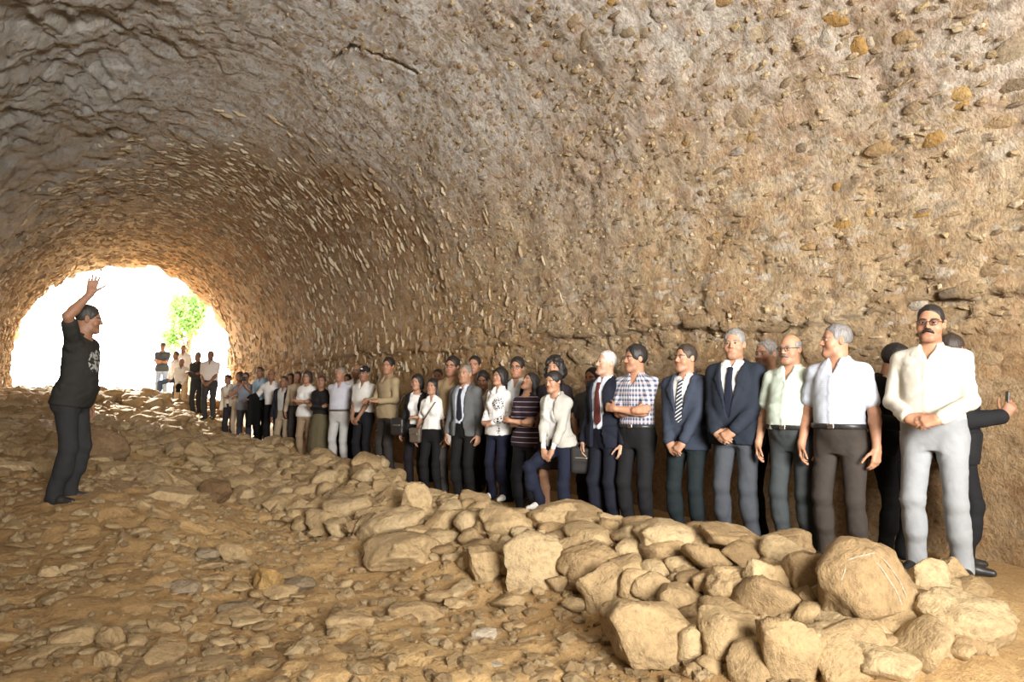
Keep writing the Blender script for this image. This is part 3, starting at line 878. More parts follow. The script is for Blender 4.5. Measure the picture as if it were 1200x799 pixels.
def pile(parent, quad_fn, n, sizes, seed, flat=1.0, lift=0.12):
    """stones packed on a slope: biggest first, each keeping clear of its neighbours"""
    r = np.random.default_rng(seed)
    placed = []
    for k in range(n * 40):
        if len(placed) >= n: break
        frac = len(placed) / n
        s = sizes[0] * (1 - frac) ** 1.6 + sizes[1] * (1 - (1 - frac) ** 1.6)
        s *= r.uniform(0.8, 1.25)
        x, y = quad_fn(r)
        if np.hypot(FEET_XY[:, 0] - x, FEET_XY[:, 1] - y).min() < 0.26 + 0.5 * s: continue
        if any((x - a) ** 2 + (y - b) ** 2 < ((s + c) * 0.34) ** 2 for a, b, c in placed): continue
        placed.append((x, y, s))
        z = float(H0(x, y)[0])
        o = link('stone', (STONES3 if s > 0.24 else STONES2)[r.integers(12)], None, parent)
        put_stone(o, (x, y, z + s * lift), s * r.uniform(1.0, 1.45), s * r.uniform(0.8, 1.1), s * r.uniform(0.5, 0.85) * flat, r.normal(0, 0.25) * flat, r.normal(0, 0.25) * flat, r.uniform(0, 6.28))
    return placed

def between(A, B):
    """random point between two polylines in the picture (front foot and crest), as ground points"""
    A3 = np.array([hit(*p)[0][:2] for p in A]); B3 = np.array([hit(*p)[0][:2] for p in B])
    def f(r):
        u = r.random() * (len(A) - 1)
        i = int(u); w = u - i
        a = A3[i] * (1 - w) + A3[i + 1] * w
        b = B3[i] * (1 - w) + B3[i + 1] * w
        v = r.random() ** 0.9
        q = a * (1 - v) + b * v
        return float(q[0]), float(q[1])
    return f

BANK = bpy.data.objects.new('stone_bank', None)
C.objects.link(BANK)
tag(BANK, 'low bank of dry-stacked dusty ochre stones along the path where the visitors stand', 'stone wall')
fA = between([(420, 640), (520, 660), (620, 690), (720, 730), (800, 780), (900, 795), (1020, 795), (1160, 770)],
             [(470, 578), (540, 590), (640, 608), (760, 624), (860, 640), (960, 660), (1050, 684), (1140, 702)])
pile(BANK, fA, 285, (0.34, 0.10), 71)
HEAP = bpy.data.objects.new('rubble_heap', None)
C.objects.link(HEAP)
tag(HEAP, 'sloping heap of loose rubble stones in the middle ground below the standing crowd', 'rubble heap')
fB = between([(150, 500), (215, 535), (260, 570), (320, 610), (380, 628), (440, 630)],
             [(195, 480), (235, 493), (285, 506), (345, 524), (415, 545), (475, 577)])
pile(HEAP, fB, 298, (0.42, 0.17), 72, lift=0.26)
MOUTH = bpy.data.objects.new('rubble_mound', None)
C.objects.link(MOUTH)
tag(MOUTH, 'bright sunlit mound of broken rubble spread across the cave mouth', 'rubble heap')
pile(MOUTH, lambda r: (r.uniform(-2.5, 2.6), r.uniform(20.3, 24.6)), 220, (0.52, 0.2), 79, lift=0.2)
def floor_pts(r):
    px, py = r.uniform(-40, 640), 470 + 330 * r.random() ** 0.75
    p = hit(px, py)[0]
    return float(p[0]), float(p[1])
pile(FLOOR, floor_pts, 290, (0.26, 0.06), 73, lift=0.02, flat=0.55)

M_GRAVEL = rock_material('earthy gravel', [(a, tuple(v * 0.82 for v in b)) for a, b in DUST], island=True, sc=1.6)
def scatter(n, fn, size, nm, parent, seed, lift=0.1):
    """gravel and rubble too small to pick apart, one mesh"""
    r = np.random.default_rng(seed)
    xy = np.array([fn(r) for _ in range(n)]) + r.normal(0, 0.05, (n, 2))
    xy = xy[np.hypot(xy[:, None, 0] - FEET_XY[None, :, 0], xy[:, None, 1] - FEET_XY[None, :, 1]).min(1) > 0.34]
    n = len(xy)
    z = ground_z(xy[:, 0], xy[:, 1])
    B, Q = ICO[1]
    s = size[0] + (size[1] - size[0]) * r.random(n) ** 2.5
    an = r.uniform(0, 6.28, n)
    L = B[None] * (1 + r.uniform(-0.28, 0.28, (n, len(B), 3)))
    L = L * np.stack([s * r.uniform(0.45, 0.8, n), s * 0.45, s * r.uniform(0.22, 0.42, n)], 1)[:, None]
    ca, sa = np.cos(an)[:, None], np.sin(an)[:, None]
    V = np.stack([L[..., 0] * ca - L[..., 1] * sa, L[..., 0] * sa + L[..., 1] * ca, L[..., 2]], -1)
    V += np.stack([xy[:, 0], xy[:, 1], z + s * lift], 1)[:, None]
    Qa = (Q[None] + (np.arange(n) * len(B))[:, None, None]).reshape(-1, 3)
    o = link(nm, mesh_np(nm, V.reshape(-1, 3), Qa, False), M_GRAVEL if nm == 'gravel' else M_RUBBLE, parent)
    o['kind'] = 'stuff'

def grid_pts(x0, x1, y0, y1, p=1.0):
    def f(r):
        y = y0 + (y1 - y0) * r.random() ** p
        return r.uniform(x0, x1), y
    return f
scatter(5500, grid_pts(-1.6, 3.4, 2.2, 9.0, 1.3), (0.014, 0.11), 'gravel', FLOOR, 74)
scatter(2600, grid_pts(-2.6, 2.6, 8.5, 24.5, 1.0), (0.08, 0.36), 'rubble', FLOOR, 75)
scatter(1300, fA, (0.04, 0.16), 'rubble', BANK, 76)
scatter(2600, fB, (0.10, 0.30), 'rubble', HEAP, 77, 0.28)
scatter(700, grid_pts(-2.6, 3.2, 21.5, 25.5, 1.0), (0.12, 0.45), 'rubble', FLOOR, 78, 0.3)
# ------------------------------------------------------------------ people: surfaces grown from distance fields
def sd_rc(P, a, b, ra, rb):
    ba = b - a
    l2 = ba @ ba + 1e-12
    h = np.clip(((P - a) @ ba) / l2, 0, 1)
    return np.linalg.norm(P - a - h[:, None] * ba, axis=1) - (ra + (rb - ra) * h)

def sd_el(P, c, r, M=None):
    q = P - c
    if M is not None: q = q @ M            # into the local frame (M columns are the axes)
    k0 = np.linalg.norm(q / r, axis=1)
    k1 = np.linalg.norm(q / (r * r), axis=1) + 1e-9
    return np.where(k0 < 1e-4, -min(r), k0 * (k0 - 1) / k1)

def sd_box(P, c, hs, rad, M=None):
    q = P - c
    if M is not None: q = q @ M
    q = np.abs(q) - (np.asarray(hs) - rad)
    return np.linalg.norm(np.maximum(q, 0), axis=1) + np.minimum(q.max(1), 0) - rad

class Field:
    """a list of shapes joined or cut one after another"""
    def __init__(self): self.ops = []
    def add(self, f, lo, hi, k=0.01, op='u'):
        self.ops.append((f, np.minimum(lo, hi), np.maximum(lo, hi), k, op)); return self
    def rc(self, a, b, ra, rb, k=0.01, op='u'):
        a, b = np.asarray(a, float), np.asarray(b, float)
        m = max(ra, rb)
        return self.add(lambda P: sd_rc(P, a, b, ra, rb), np.minimum(a, b) - m, np.maximum(a, b) + m, k, op)
    def el(self, c, r, k=0.01, op='u', M=None):
        c, r = np.asarray(c, float), np.asarray(r, float)
        m = r.max() if M is not None else r
        return self.add(lambda P: sd_el(P, c, r, M), c - m, c + m, k, op)
    def box(self, c, hs, rad, k=0.01, op='u', M=None):
        c = np.asarray(c, float); hs = np.asarray(hs, float)
        m = np.linalg.norm(hs) if M is not None else hs
        return self.add(lambda P: sd_box(P, c, hs, rad, M), c - m, c + m, k, op)
    def bounds(self):
        u = [o for o in self.ops if o[4] == 'u']
        return np.min([o[1] for o in u], 0), np.max([o[2] for o in u], 0)
    def __call__(self, P, margin):
        d = np.full(len(P), 9.0)
        for f, lo, hi, k, op in self.ops:
            m = margin + k
            s = np.nonzero(((P > lo - m) & (P < hi + m)).all(1))[0]
            if not len(s): continue
            e = f(P[s]); c = d[s]
            if op == 'u':
                h = np.maximum(k - np.abs(c - e), 0) / k
                d[s] = np.minimum(c, e) - h * h * k * 0.25
            elif op == 's':
                e = -e
                h = np.maximum(k - np.abs(c - e), 0) / k
                d[s] = np.maximum(c, e) + h * h * k * 0.25
            elif op == 'n':
                d[s] = c + e
        return d

CORN = np.array([[i, j, k] for i in (0, 1) for j in (0, 1) for k in (0, 1)])
def polygonise(F, h):
    """surface nets on a narrow band of a fine grid"""
    lo, hi = F.bounds()
    lo, hi = lo - 3 * h, hi + 3 * h
    q = 4
    n = np.ceil((hi - lo) / (h * q)).astype(int) + 1
    cg = np.stack(np.meshgrid(*[np.arange(m + 1) for m in n], indexing='ij'), -1).reshape(-1, 3)
    cd = F(lo + cg * (h * q), 3.2 * q * h).reshape(n + 1)
    near = np.abs(cd) < 1.5 * q * h
    cell = np.zeros(n, bool)
    for c in CORN: cell |= near[c[0]:c[0] + n[0], c[1]:c[1] + n[1], c[2]:c[2] + n[2]]
    cell = np.pad(cell, ((0, 1), (0, 1), (0, 1)))
    D = np.repeat(np.repeat(np.repeat(cd, q, 0), q, 1), q, 2).astype(np.float32)
    Mk = np.repeat(np.repeat(np.repeat(cell, q, 0), q, 1), q, 2)
    M2 = Mk.copy()
    M2[1:] |= Mk[:-1]; M2[:, 1:] |= M2[:, :-1].copy(); M2[:, :, 1:] |= M2[:, :, :-1].copy()
    idx = np.argwhere(M2)
    D[M2] = F(lo + idx * h, 3.2 * q * h)
    S = D < 0
    a = S[:-1, :-1, :-1]
    cnt = np.zeros(np.array(S.shape) - 1, np.int8)
    sh = cnt.shape
    for c in CORN: cnt += S[c[0]:c[0] + sh[0], c[1]:c[1] + sh[1], c[2]:c[2] + sh[2]]
    act = (cnt > 0) & (cnt < 8)
    ci = np.argwhere(act)
    if len(ci) == 0: return None, None
    vals = np.stack([D[ci[:, 0] + c[0], ci[:, 1] + c[1], ci[:, 2] + c[2]] for c in CORN], 1)
    acc = np.zeros((len(ci), 3)); num = np.zeros(len(ci))
    for i in range(8):
        for j in range(i + 1, 8):
            if np.abs(CORN[i] - CORN[j]).sum() != 1: continue
            va, vb = vals[:, i], vals[:, j]
            x = (va < 0) != (vb < 0)
            t = np.where(x, va / np.where(np.abs(va - vb) < 1e-9, 1e-9, va - vb), 0)
            acc += np.where(x[:, None], CORN[i] + t[:, None] * (CORN[j] - CORN[i]), 0)
            num += x
    V = lo + (ci + acc / num[:, None]) * h
    vid = np.full(sh, -1, np.int32)
    vid[act] = np.arange(len(ci))
    Q = []
    for ax in range(3):
        b, c = (ax + 1) % 3, (ax + 2) % 3
        s0 = [slice(None)] * 3; s1 = [slice(None)] * 3
        s0[ax] = slice(0, -1); s1[ax] = slice(1, None)
        ch = S[tuple(s0)] != S[tuple(s1)]
        e = np.argwhere(ch)
        e = e[(e[:, b] > 0) & (e[:, c] > 0) & (e[:, b] < sh[b]) & (e[:, c] < sh[c]) & (e[:, ax] < sh[ax])]
        ub, uc = np.eye(3, dtype=int)[b], np.eye(3, dtype=int)[c]
        g = [vid[tuple((e - db * ub - dc * uc).T)] for db, dc in ((1, 1), (0, 1), (0, 0), (1, 0))]
        quad = np.stack(g, 1)
        flip = ~S[tuple(e.T)]
        quad[flip] = quad[flip][:, ::-1]
        Q.append(quad)
    Q = np.concatenate(Q)
    return V, Q[(Q >= 0).all(1)]

def rotm(ax, an):
    return np.array(Matrix.Rotation(an, 3, ax))
def nrm(v):
    v = np.asarray(v, float)
    return v / (np.linalg.norm(v) + 1e-9)
def frame(x, zhint):
    x = nrm(x); y = nrm(np.cross(zhint, x)); z = np.cross(x, y)
    return np.stack([x, y, z], 1)

# cross-sections of the trunk for a height of 1.75 m: z, half width, front depth, back depth
TRUNK_M = np.array([[0.78, .150, .085, .105], [0.86, .168, .098, .122], [0.94, .170, .108, .116], [1.02, .160, .112, .100], [1.10, .154, .112, .098], [1.20, .160, .112, .108],
                    [1.29, .166, .116, .118], [1.35, .168, .110, .118], [1.40, .152, .094, .112], [1.44, .116, .072, .098], [1.48, .076, .056, .080], [1.515, .056, .048, .062]])
TRUNK_F = np.array([[0.78, .158, .085, .105], [0.86, .176, .095, .125], [0.94, .172, .100, .118], [1.02, .150, .100, .095], [1.10, .128, .095, .088], [1.20, .132, .098, .098],
                    [1.29, .142, .105, .108], [1.35, .144, .096, .106], [1.40, .130, .080, .100], [1.44, .100, .060, .088], [1.48, .066, .048, .072], [1.515, .048, .042, .054]])

CLOTH = {}
def cloth_mat(rgb, kind='plain', rgb2=(1, 1, 1), rough=0.85):
    key = (tuple(rgb), kind, tuple(rgb2))
    if key in CLOTH: return CLOTH[key]
    m, nt, bs = mat_new(kind + ' cloth')
    L = nt.links
    tc = N(nt, 'ShaderNodeTexCoord').outputs['Object']
    sep = N(nt, 'ShaderNodeSeparateXYZ')
    L.new(tc, sep.inputs[0])
    n1 = noise_n(nt, tc, 7, 4, 0.6)
    v = ramp(nt, [(0.3, (0.88, 0.88, 0.88)), (0.7, (1.06, 1.06, 1.06))])
    L.new(n1, v.inputs[0])
    base = rgb
    def band(s, period, duty, off=0.0):
        f = math_n(nt, 'FRACT', math_n(nt, 'ADD', math_n(nt, 'DIVIDE', s, period), 100 + off))
        return math_n(nt, 'LESS_THAN', f, duty)
    if kind == 'plaid':
        ang = math_n(nt, 'MULTIPLY', math_n(nt, 'ARCTAN2', sep.outputs[0], math_n(nt, 'SUBTRACT', 0.0, sep.outputs[1])), 0.16)
        bx, bz = band(ang, 0.036, 0.52), band(sep.outputs[2], 0.044, 0.5)
        f = math_n(nt, 'MULTIPLY', math_n(nt, 'ADD', bx, bz), 0.5)
        r = ramp(nt, [(0.0, rgb), (0.5, tuple(0.5 * a + 0.5 * b for a, b in zip(rgb, rgb2))), (1.0, rgb2)])
        L.new(f, r.inputs[0])
        base = r.outputs[0]
        thin = math_n(nt, 'MULTIPLY', band(sep.outputs[2], 0.088, 0.10, 0.2), 0.6)
        base = mixc(nt, base, (0.35, 0.16, 0.16), thin)
    elif kind == 'stripe':
        d = math_n(nt, 'ADD', sep.outputs[2], math_n(nt, 'MULTIPLY', sep.outputs[0], -0.7))
        base = mixc(nt, rgb, rgb2, band(d, 0.034, 0.36))
    elif kind == 'rows':
        a = band(sep.outputs[2], 0.060, 0.14)
        base = mixc(nt, rgb, rgb2, a)
    elif kind == 'check':
        a = math_n(nt, 'ADD', band(sep.outputs[2], 0.013, 0.3), band(sep.outputs[0], 0.013, 0.3))
        base = mixc(nt, rgb, rgb2, math_n(nt, 'MULTIPLY', a, 0.5))
    elif kind == 'print':
        # a pale printed motif on the chest
        g = noise_n(nt, tc, 26, 3, 0.6, 0.6)
        rx = math_n(nt, 'POWER', math_n(nt, 'DIVIDE', math_n(nt, 'ADD', sep.outputs[0], 0.03), 0.10), 2.0)
        rz_ = math_n(nt, 'POWER', math_n(nt, 'DIVIDE', math_n(nt, 'SUBTRACT', sep.outputs[2], 1.24), 0.11), 2.0)
        ins = math_n(nt, 'LESS_THAN', math_n(nt, 'ADD', rx, rz_), 1.0)
        fr = math_n(nt, 'LESS_THAN', sep.outputs[1], -0.03)
        k = math_n(nt, 'MULTIPLY', math_n(nt, 'MULTIPLY', ins, fr), math_n(nt, 'GREATER_THAN', g, 0.5))
        base = mixc(nt, rgb, rgb2, math_n(nt, 'MULTIPLY', k, 0.85))
    elif kind == 'embroidered':
        g = N(nt, 'ShaderNodeTexVoronoi', feature='DISTANCE_TO_EDGE')
        g.inputs['Scale'].default_value = 34
        L.new(tc, g.inputs['Vector'])
        def spot(cx, cz, rx, rz):
            a = math_n(nt, 'POWER', math_n(nt, 'DIVIDE', math_n(nt, 'SUBTRACT', sep.outputs[0], cx), rx), 2.0)
            b = math_n(nt, 'POWER', math_n(nt, 'DIVIDE', math_n(nt, 'SUBTRACT', sep.outputs[2], cz), rz), 2.0)
            return math_n(nt, 'LESS_THAN', math_n(nt, 'ADD', a, b), 1.0)
        ins = math_n(nt, 'MAXIMUM', math_n(nt, 'MAXIMUM', spot(0.07, 1.27, 0.075, 0.085), spot(0.22, 1.06, 0.10, 0.06)), spot(0.10, 0.93, 0.02, 0.06))
        k = math_n(nt, 'MULTIPLY', ins, math_n(nt, 'GREATER_THAN', g.outputs['Distance'], 0.13))
        base = mixc(nt, rgb, rgb2, k)
    c = mixc(nt, base, v.outputs[0], 1.0, 'MULTIPLY')
    L.new(c, bs.inputs['Base Color'])
    bs.inputs['Roughness'].default_value = rough
    bs.inputs['Specular IOR Level'].default_value = 0.2
    h = math_n(nt, 'ADD', math_n(nt, 'ADD', noise_n(nt, tc, 7, 2, 0.5, 1.0), math_n(nt, 'MULTIPLY', noise_n(nt, tc, 15, 2, 0.5, 1.0), 0.16)), math_n(nt, 'MULTIPLY', noise_n(nt, tc, 400, 2, 0.5), 0.05))
    bump(nt, bs, h, 0.013, 0.6)
    CLOTH[key] = m
    return m

def skin_material():
    m, nt, bs = mat_new('skin')
    a = N(nt, 'ShaderNodeAttribute', attribute_name='tint')
    tc = N(nt, 'ShaderNodeTexCoord').outputs['Object']
    r = ramp(nt, [(0.3, (0.9, 0.88, 0.86)), (0.7, (1.06, 1.05, 1.04))])
    nt.links.new(noise_n(nt, tc, 40, 3, 0.6), r.inputs[0])
    nt.links.new(mixc(nt, a.outputs['Color'], r.outputs[0], 1.0, 'MULTIPLY'), bs.inputs['Base Color'])
    bs.inputs['Roughness'].default_value = 0.52
    bs.inputs['Specular IOR Level'].default_value = 0.35
    return m
M_SKIN = skin_material()
def plain_mat(name, rgb, rough=0.6, metal=0.0, spec=0.5):
    m, nt, bs = mat_new(name)
    tc = N(nt, 'ShaderNodeTexCoord').outputs['Object']
    r = ramp(nt, [(0.3, tuple(c * 0.85 for c in rgb)), (0.7, tuple(min(1, c * 1.1) for c in rgb))])
    nt.links.new(noise_n(nt, tc, 30, 3), r.inputs[0])
    nt.links.new(r.outputs[0], bs.inputs['Base Color'])
    bs.inputs['Roughness'].default_value = rough
    bs.inputs['Metallic'].default_value = metal
    bs.inputs['Specular IOR Level'].default_value = spec
    return m
HAIRM = {}
def hair_mat(rgb):
    if tuple(rgb) in HAIRM: return HAIRM[tuple(rgb)]
    m, nt, bs = mat_new('hair')
    tc = N(nt, 'ShaderNodeTexCoord').outputs['Object']
    mp = N(nt, 'ShaderNodeMapping')
    mp.inputs['Scale'].default_value = (90, 90, 14)
    nt.links.new(tc, mp.inputs[0])
    s = noise_n(nt, mp.outputs[0], 1.0, 3, 0.6)
    r = ramp(nt, [(0.3, tuple(c * 0.55 for c in rgb)), (0.7, tuple(min(1, c * 1.5) for c in rgb))])
    nt.links.new(s, r.inputs[0])
    nt.links.new(r.outputs[0], bs.inputs['Base Color'])
    bs.inputs['Roughness'].default_value = 0.55
    bump(nt, bs, s, 0.006, 0.8)
    HAIRM[tuple(rgb)] = m
    return m
M_EYE = plain_mat('eye white', (0.46, 0.42, 0.38), 0.3)
M_IRIS = plain_mat('dark iris', (0.035, 0.022, 0.014), 0.2)
M_FRAME = plain_mat('dark spectacle frame', (0.05, 0.035, 0.03), 0.35)
M_LEATHER = plain_mat('black leather', (0.022, 0.02, 0.019), 0.42)
M_BROWN_L = plain_mat('brown leather', (0.10, 0.075, 0.055), 0.5)
M_STEEL = plain_mat('steel buckle', (0.6, 0.58, 0.55), 0.3, 1.0)
M_BLACKP = plain_mat('black plastic', (0.015, 0.015, 0.016), 0.35)
M_WHITE = plain_mat('white leather', (0.72, 0.70, 0.66), 0.6)
M_LENS, _nt, _bs = mat_new('spectacle lens')
_bs.inputs['Base Color'].default_value = (1, 1, 1, 1)
_bs.inputs['Roughness'].default_value = 0.05
_bs.inputs['Transmission Weight'].default_value = 1.0
_bs.inputs['IOR'].default_value = 1.05

POSES = {}
def hand(F, W, fdir, up, s, curl=0.35, sc=1.0, rmin=0.0, spread=0.0, thumb=0.5):
    """a palm, four fingers of their own lengths and a thumb. W wrist, fdir finger direction, up = back of the hand, s = +1 left"""
    M = frame(fdir, up)                     # columns: finger direction, side, back of hand
    side = -s                               # thumb side along M's y, for the back of the hand up
    def w(x, y, z): return W + M @ (np.array([x, y * side, z]) * sc)
    rm = lambda r: max(r * sc, rmin)
    F.rc(w(-0.010, 0, 0), w(0.02, 0, 0), 0.025 * sc, 0.026 * sc, 0.02)
    F.rc(w(0.02, 0.018, 0), w(0.088, 0.026, 0.002), rm(0.016), rm(0.0125), 0.02)
    F.rc(w(0.02, 0.0, 0.001), w(0.092, 0.006, 0.004), rm(0.016), rm(0.0125), 0.02)
    F.rc(w(0.02, -0.014, 0), w(0.086, -0.018, 0.003), rm(0.016), rm(0.0125), 0.02)
    F.rc(w(0.02, -0.02, -0.002), w(0.080, -0.033, 0.0), rm(0.015), rm(0.011), 0.02)
    for i, (y, L, bx) in enumerate(((0.029, 0.070, 0.090), (0.009, 0.079, 0.094), (-0.012, 0.073, 0.090), (-0.032, 0.058, 0.082))):
        p = np.array([bx, y, 0.0]); an = 0.0
        yaw = (1.5 - i) * spread
        for j, fr in enumerate((0.45, 0.31, 0.24)):
            an += curl * (0.75, 1.1, 0.8)[j] * (1 + 0.07 * i)
            qn = p + L * fr * np.array([math.cos(an) * math.cos(yaw), math.sin(yaw) * math.cos(an), -math.sin(an)])
            F.rc(w(*p), w(*qn), rm((0.0092, 0.0084, 0.0076)[j]), rm((0.0084, 0.0076, 0.0064)[j]), 0.004 if j else 0.010)
            p = qn
    p = np.array([0.022, 0.026, -0.006])
    a0 = 0.95 - 0.35 * (1 - thumb)
    for j, (L, rr) in enumerate(((0.046, 0.0125), (0.034, 0.0100), (0.027, 0.0088))):
        a = a0 - 0.28 * j * (1.2 - thumb)
        qn = p + L * np.array([math.cos(a), math.sin(a) * 0.86, -0.42 + 0.1 * thumb])
        F.rc(w(*p), w(*qn), rm(rr), rm(rr * 0.86), 0.012 if j == 0 else 0.004)
        p = qn

def ik(A, B, l1, l2, pole):
    d = B - A
    L = np.linalg.norm(d)
    if L > (l1 + l2) * 0.995:
        B = A + d / L * (l1 + l2) * 0.995
        d = B - A; L = np.linalg.norm(d)
    u = d / L
    a = (l1 * l1 - l2 * l2 + L * L) / (2 * L)
    h = math.sqrt(max(l1 * l1 - a * a, 1e-6))
    p = np.asarray(pole, float)
    p = nrm(p - (p @ u) * u)
    return A + u * a + p * h, B

def person(label, px, top, d, Ht=None, yaw=0, head=None, nod=0, tilt=0, sex='m', build=1.0, belly=0.0, skin=(0.42, 0.25, 0.155), lean=0.0, turnlean=0.0,
           arms='clasp', hair=('short', (0.03, 0.022, 0.018)), shirt=None, sleeve='long', trousers=((0.03, 0.03, 0.035),), jacket=None, tie=None, glasses=None,
           moustache=None, beard=None, belt=None, shoes='black', untuck=False, skirt=None, feet=None, cap=None, vest=None, stance=0.10, collar=True, group=None, lift=0.0, extras=None, bare=False):
    top3 = at(px, top, d)
    if Ht is None:                                 # rows behind: as tall as the ground they stand on asks for
        Ht = min(max(float(top3[2] - H0(top3[0], top3[1])[0]) / .995, 1.5), 1.95)
    s = Ht / 1.75
    pxm = d / F                                    # metres per pixel at that distance
    hb = float(np.clip(0.95 * pxm, 0.0056, 0.017)) / s
    hc = float(np.clip(1.5 * pxm, 0.010, 0.024)) / s
    rmin = 0.62 * hb
    fine = d < 9.6
    TR_ = TRUNK_M if sex == 'm' else TRUNK_F
    # place: the crown of the head is where the photograph shows it
    foot = top3 - np.array([0, 0, Ht * (0.995 if not lean else 0.985)])
    tc = -top3[:2] / np.linalg.norm(top3[:2])
    y_ = R(yaw)
    fv = math.cos(y_) * tc + math.sin(y_) * np.array([tc[1], -tc[0]])
    rz = math.atan2(fv[0], -fv[1])                 # local -Y turned to face that way
    head = yaw if head is None else head
    hy = R(yaw - head)

    # frames
    Tm = rotm('X', lean) @ rotm('Y', turnlean)
    piv = np.array([0, 0, 0.93])
    T = lambda p: piv + Tm @ (np.asarray(p, float) - piv)
    Ti = lambda P: (P - piv) @ Tm + piv
    shw = (0.168 if sex == 'm' else 0.140) * (0.5 + 0.5 * build)
    bw = build
    def trunk_r(z, col): return np.interp(z, TR_[:, 0], TR_[:, col])
    def trunk(P, off, z0, z1, xs=1.0):
        q = Ti(P)
        z = q[:, 2]
        bl = belly * np.exp(-((z - 1.08) / 0.17) ** 2)
        a = trunk_r(z, 1) * bw * xs + off + 0.35 * bl
        bf = trunk_r(z, 2) * (0.6 + 0.4 * bw) + off + bl
        bb = trunk_r(z, 3) * (0.6 + 0.4 * bw) + off
        b = np.where(q[:, 1] < 0, bf, bb)
        e = (np.abs(q[:, 0] / a) ** 2.3 + np.abs(q[:, 1] / b) ** 2.3) ** (1 / 2.3)
        dd = (e - 1) * np.minimum(a, b) * 0.9
        return np.maximum(np.maximum(dd, z0 - z), z - z1)
    def tb(off, z0, z1):
        r_ = 0.20 * bw + off + 0.03
        c = [T((sx * r_, sy * (0.14 + off + belly), z)) for sx in (-1, 1) for sy in (-1, 1) for z in (z0, z1)]
        return np.min(c, 0) - 0.02, np.max(c, 0) + 0.02
    sh = {k: T((k * shw, 0.012, 1.392)) for k in (1, -1)}
    # arms
    bel = belly + 0.02
    A = {}
    def setarm(k, wrist, pole, fdir, up, curl=0.4, spread=0.02, thumb=0.5):
        wr = T(wrist)
        el, wr = ik(sh[k], wr, 0.292, 0.252, Tm @ np.asarray(pole, float))
        A[k] = (el, wr, Tm @ np.asarray(fdir, float), Tm @ np.asarray(up, float), curl, spread, thumb)
    for k in (1, -1):
        pz = arms if isinstance(arms, str) else arms[0 if k == 1 else 1]
        if pz == 'clasp':
            setarm(k, (k * 0.085, -0.155 - bel - (0.03 if k == 1 else 0.0), 0.935 + (0.012 if k == 1 else 0)), (k * 0.55, 0.8, -0.1), (-k * 0.8, -0.22, -0.5), (-k * 0.1, -1, 0.25), 0.55, 0.0, 0.6)
        elif pz == 'clasp_low':
            setarm(k, (k * 0.075, -0.15 - bel - (0.03 if k == 1 else 0), 0.87 + (0.01 if k == 1 else 0)), (k * 0.55, 0.8, -0.1), (-k * 0.62, -0.15, -0.75), (-k * 0.1, -1, 0.15), 0.5, 0.0, 0.6)
        elif pz == 'clasp_high':
            setarm(k, (k * 0.10, -0.17 - bel - (0.03 if k == 1 else 0.0), 1.02), (k * 0.65, 0.7, -0.3), (-k * 0.9, -0.25, -0.2), (-k * 0.1, -0.9, 0.45), 0.5, 0.0, 0.6)
        elif pz == 'cross':
            if k == 1: setarm(k, (-0.085, -0.215 - bel, 1.165), (k * 0.8, 0.1, -1), (-0.95, 0.25, 0.15), (0, -1, 0.2), 0.45, 0.0, 0.3)
            else: setarm(k, (0.085, -0.165 - bel, 1.15), (k * 0.8, 0.1, -1), (0.9, 0.35, 0.15), (0, -1, 0.2), 0.5, 0.0, 0.3)
        elif pz == 'sides':
            setarm(k, (k * (0.245 * bw + 0.01), -0.045, 0.865), (k * 0.35, 0.9, 0), (-k * 0.05, -0.18, -1), (k * 1, -0.35, 0.1), 0.42, 0.01, 0.4)
        elif pz == 'behind':
            setarm(k, (k * 0.06, 0.20, 0.93), (k * 1, 0.6, 0), (-k * 0.8, 0.1, -0.4), (0, 1, 0), 0.5)
        elif pz == 'raise':
            # speaker: arm lifted, hand open above the head
            setarm(k, (k * 0.30, -0.085, 1.83), (k * 0.8, 0.35, -0.1), (-k * 0.08, 0.02, 1.0), (-k * 0.9, 0.35, 0.0), 0.14, 0.11, 1.0)
        elif pz == 'phone':
            setarm(k, (k * 0.10, -0.27, 1.36), (k * 1, -0.1, -0.9), (-k * 0.35, -0.1, 0.9), (k * 0.5, -0.7, 0), 0.5)
        elif pz == 'fore':
            setarm(k, (k * 0.17, -0.26 - bel, 1.11), (k * 0.6, 0.8, -0.6), (-k * 0.75, -0.6, 0.05), (k * 0.3, -0.2, 1), 0.6)
        elif pz == 'knee':
            setarm(k, (k * 0.055 + 0.03, -0.27, 0.86), (k * 1, 0.3, 0), (-k * 0.45, -0.4, -0.8), (-k * 0.1, -1, 0.2), 0.45)
        elif pz == 'hip':
            setarm(k, (k * 0.20, -0.06, 0.98), (k * 1, 0.7, 0), (-k * 0.3, -0.9, -0.3), (k * 1, 0, 0.3), 0.5)
        elif pz == 'out':
            setarm(k, (k * 0.42, -0.16, 1.13), (k * 0.4, 0.9, -0.4), (k * 0.7, -0.6, 0.2), (0.1, 0.3, 1), 0.7)
        elif isinstance(pz, tuple):
            setarm(k, *pz)
    # legs
    hip = {k: np.array([k * 0.092, 0.0, 0.90]) for k in (1, -1)}
    Lg = {}
    for k in (1, -1):
        f = np.array([k * stance, 0.015, 0.085])
        pole = (k * 0.12, -1, 0)
        if feet and k in feet: f = f + np.array(feet[k], float)
        Lg[k] = ik(hip[k], f, 0.425, 0.405, pole)

    # ---- body: head, neck, arms and hands, one surface
    B = Field()
    hs_ = 1.0 if sex == 'm' else 0.95
    neck = T((0, 0.012, 1.49))
    Hm = Tm @ rotm('Z', hy) @ rotm('X', nod) @ rotm('Y', tilt)
    hc0 = neck + Hm @ np.array([0, -0.012, 0.0]) + np.array([0, 0, 0]) + Hm @ np.array([0, 0, 0.135])
    def h3(x, y, z): return hc0 + Hm @ (np.array([x, y, z]) * hs_)
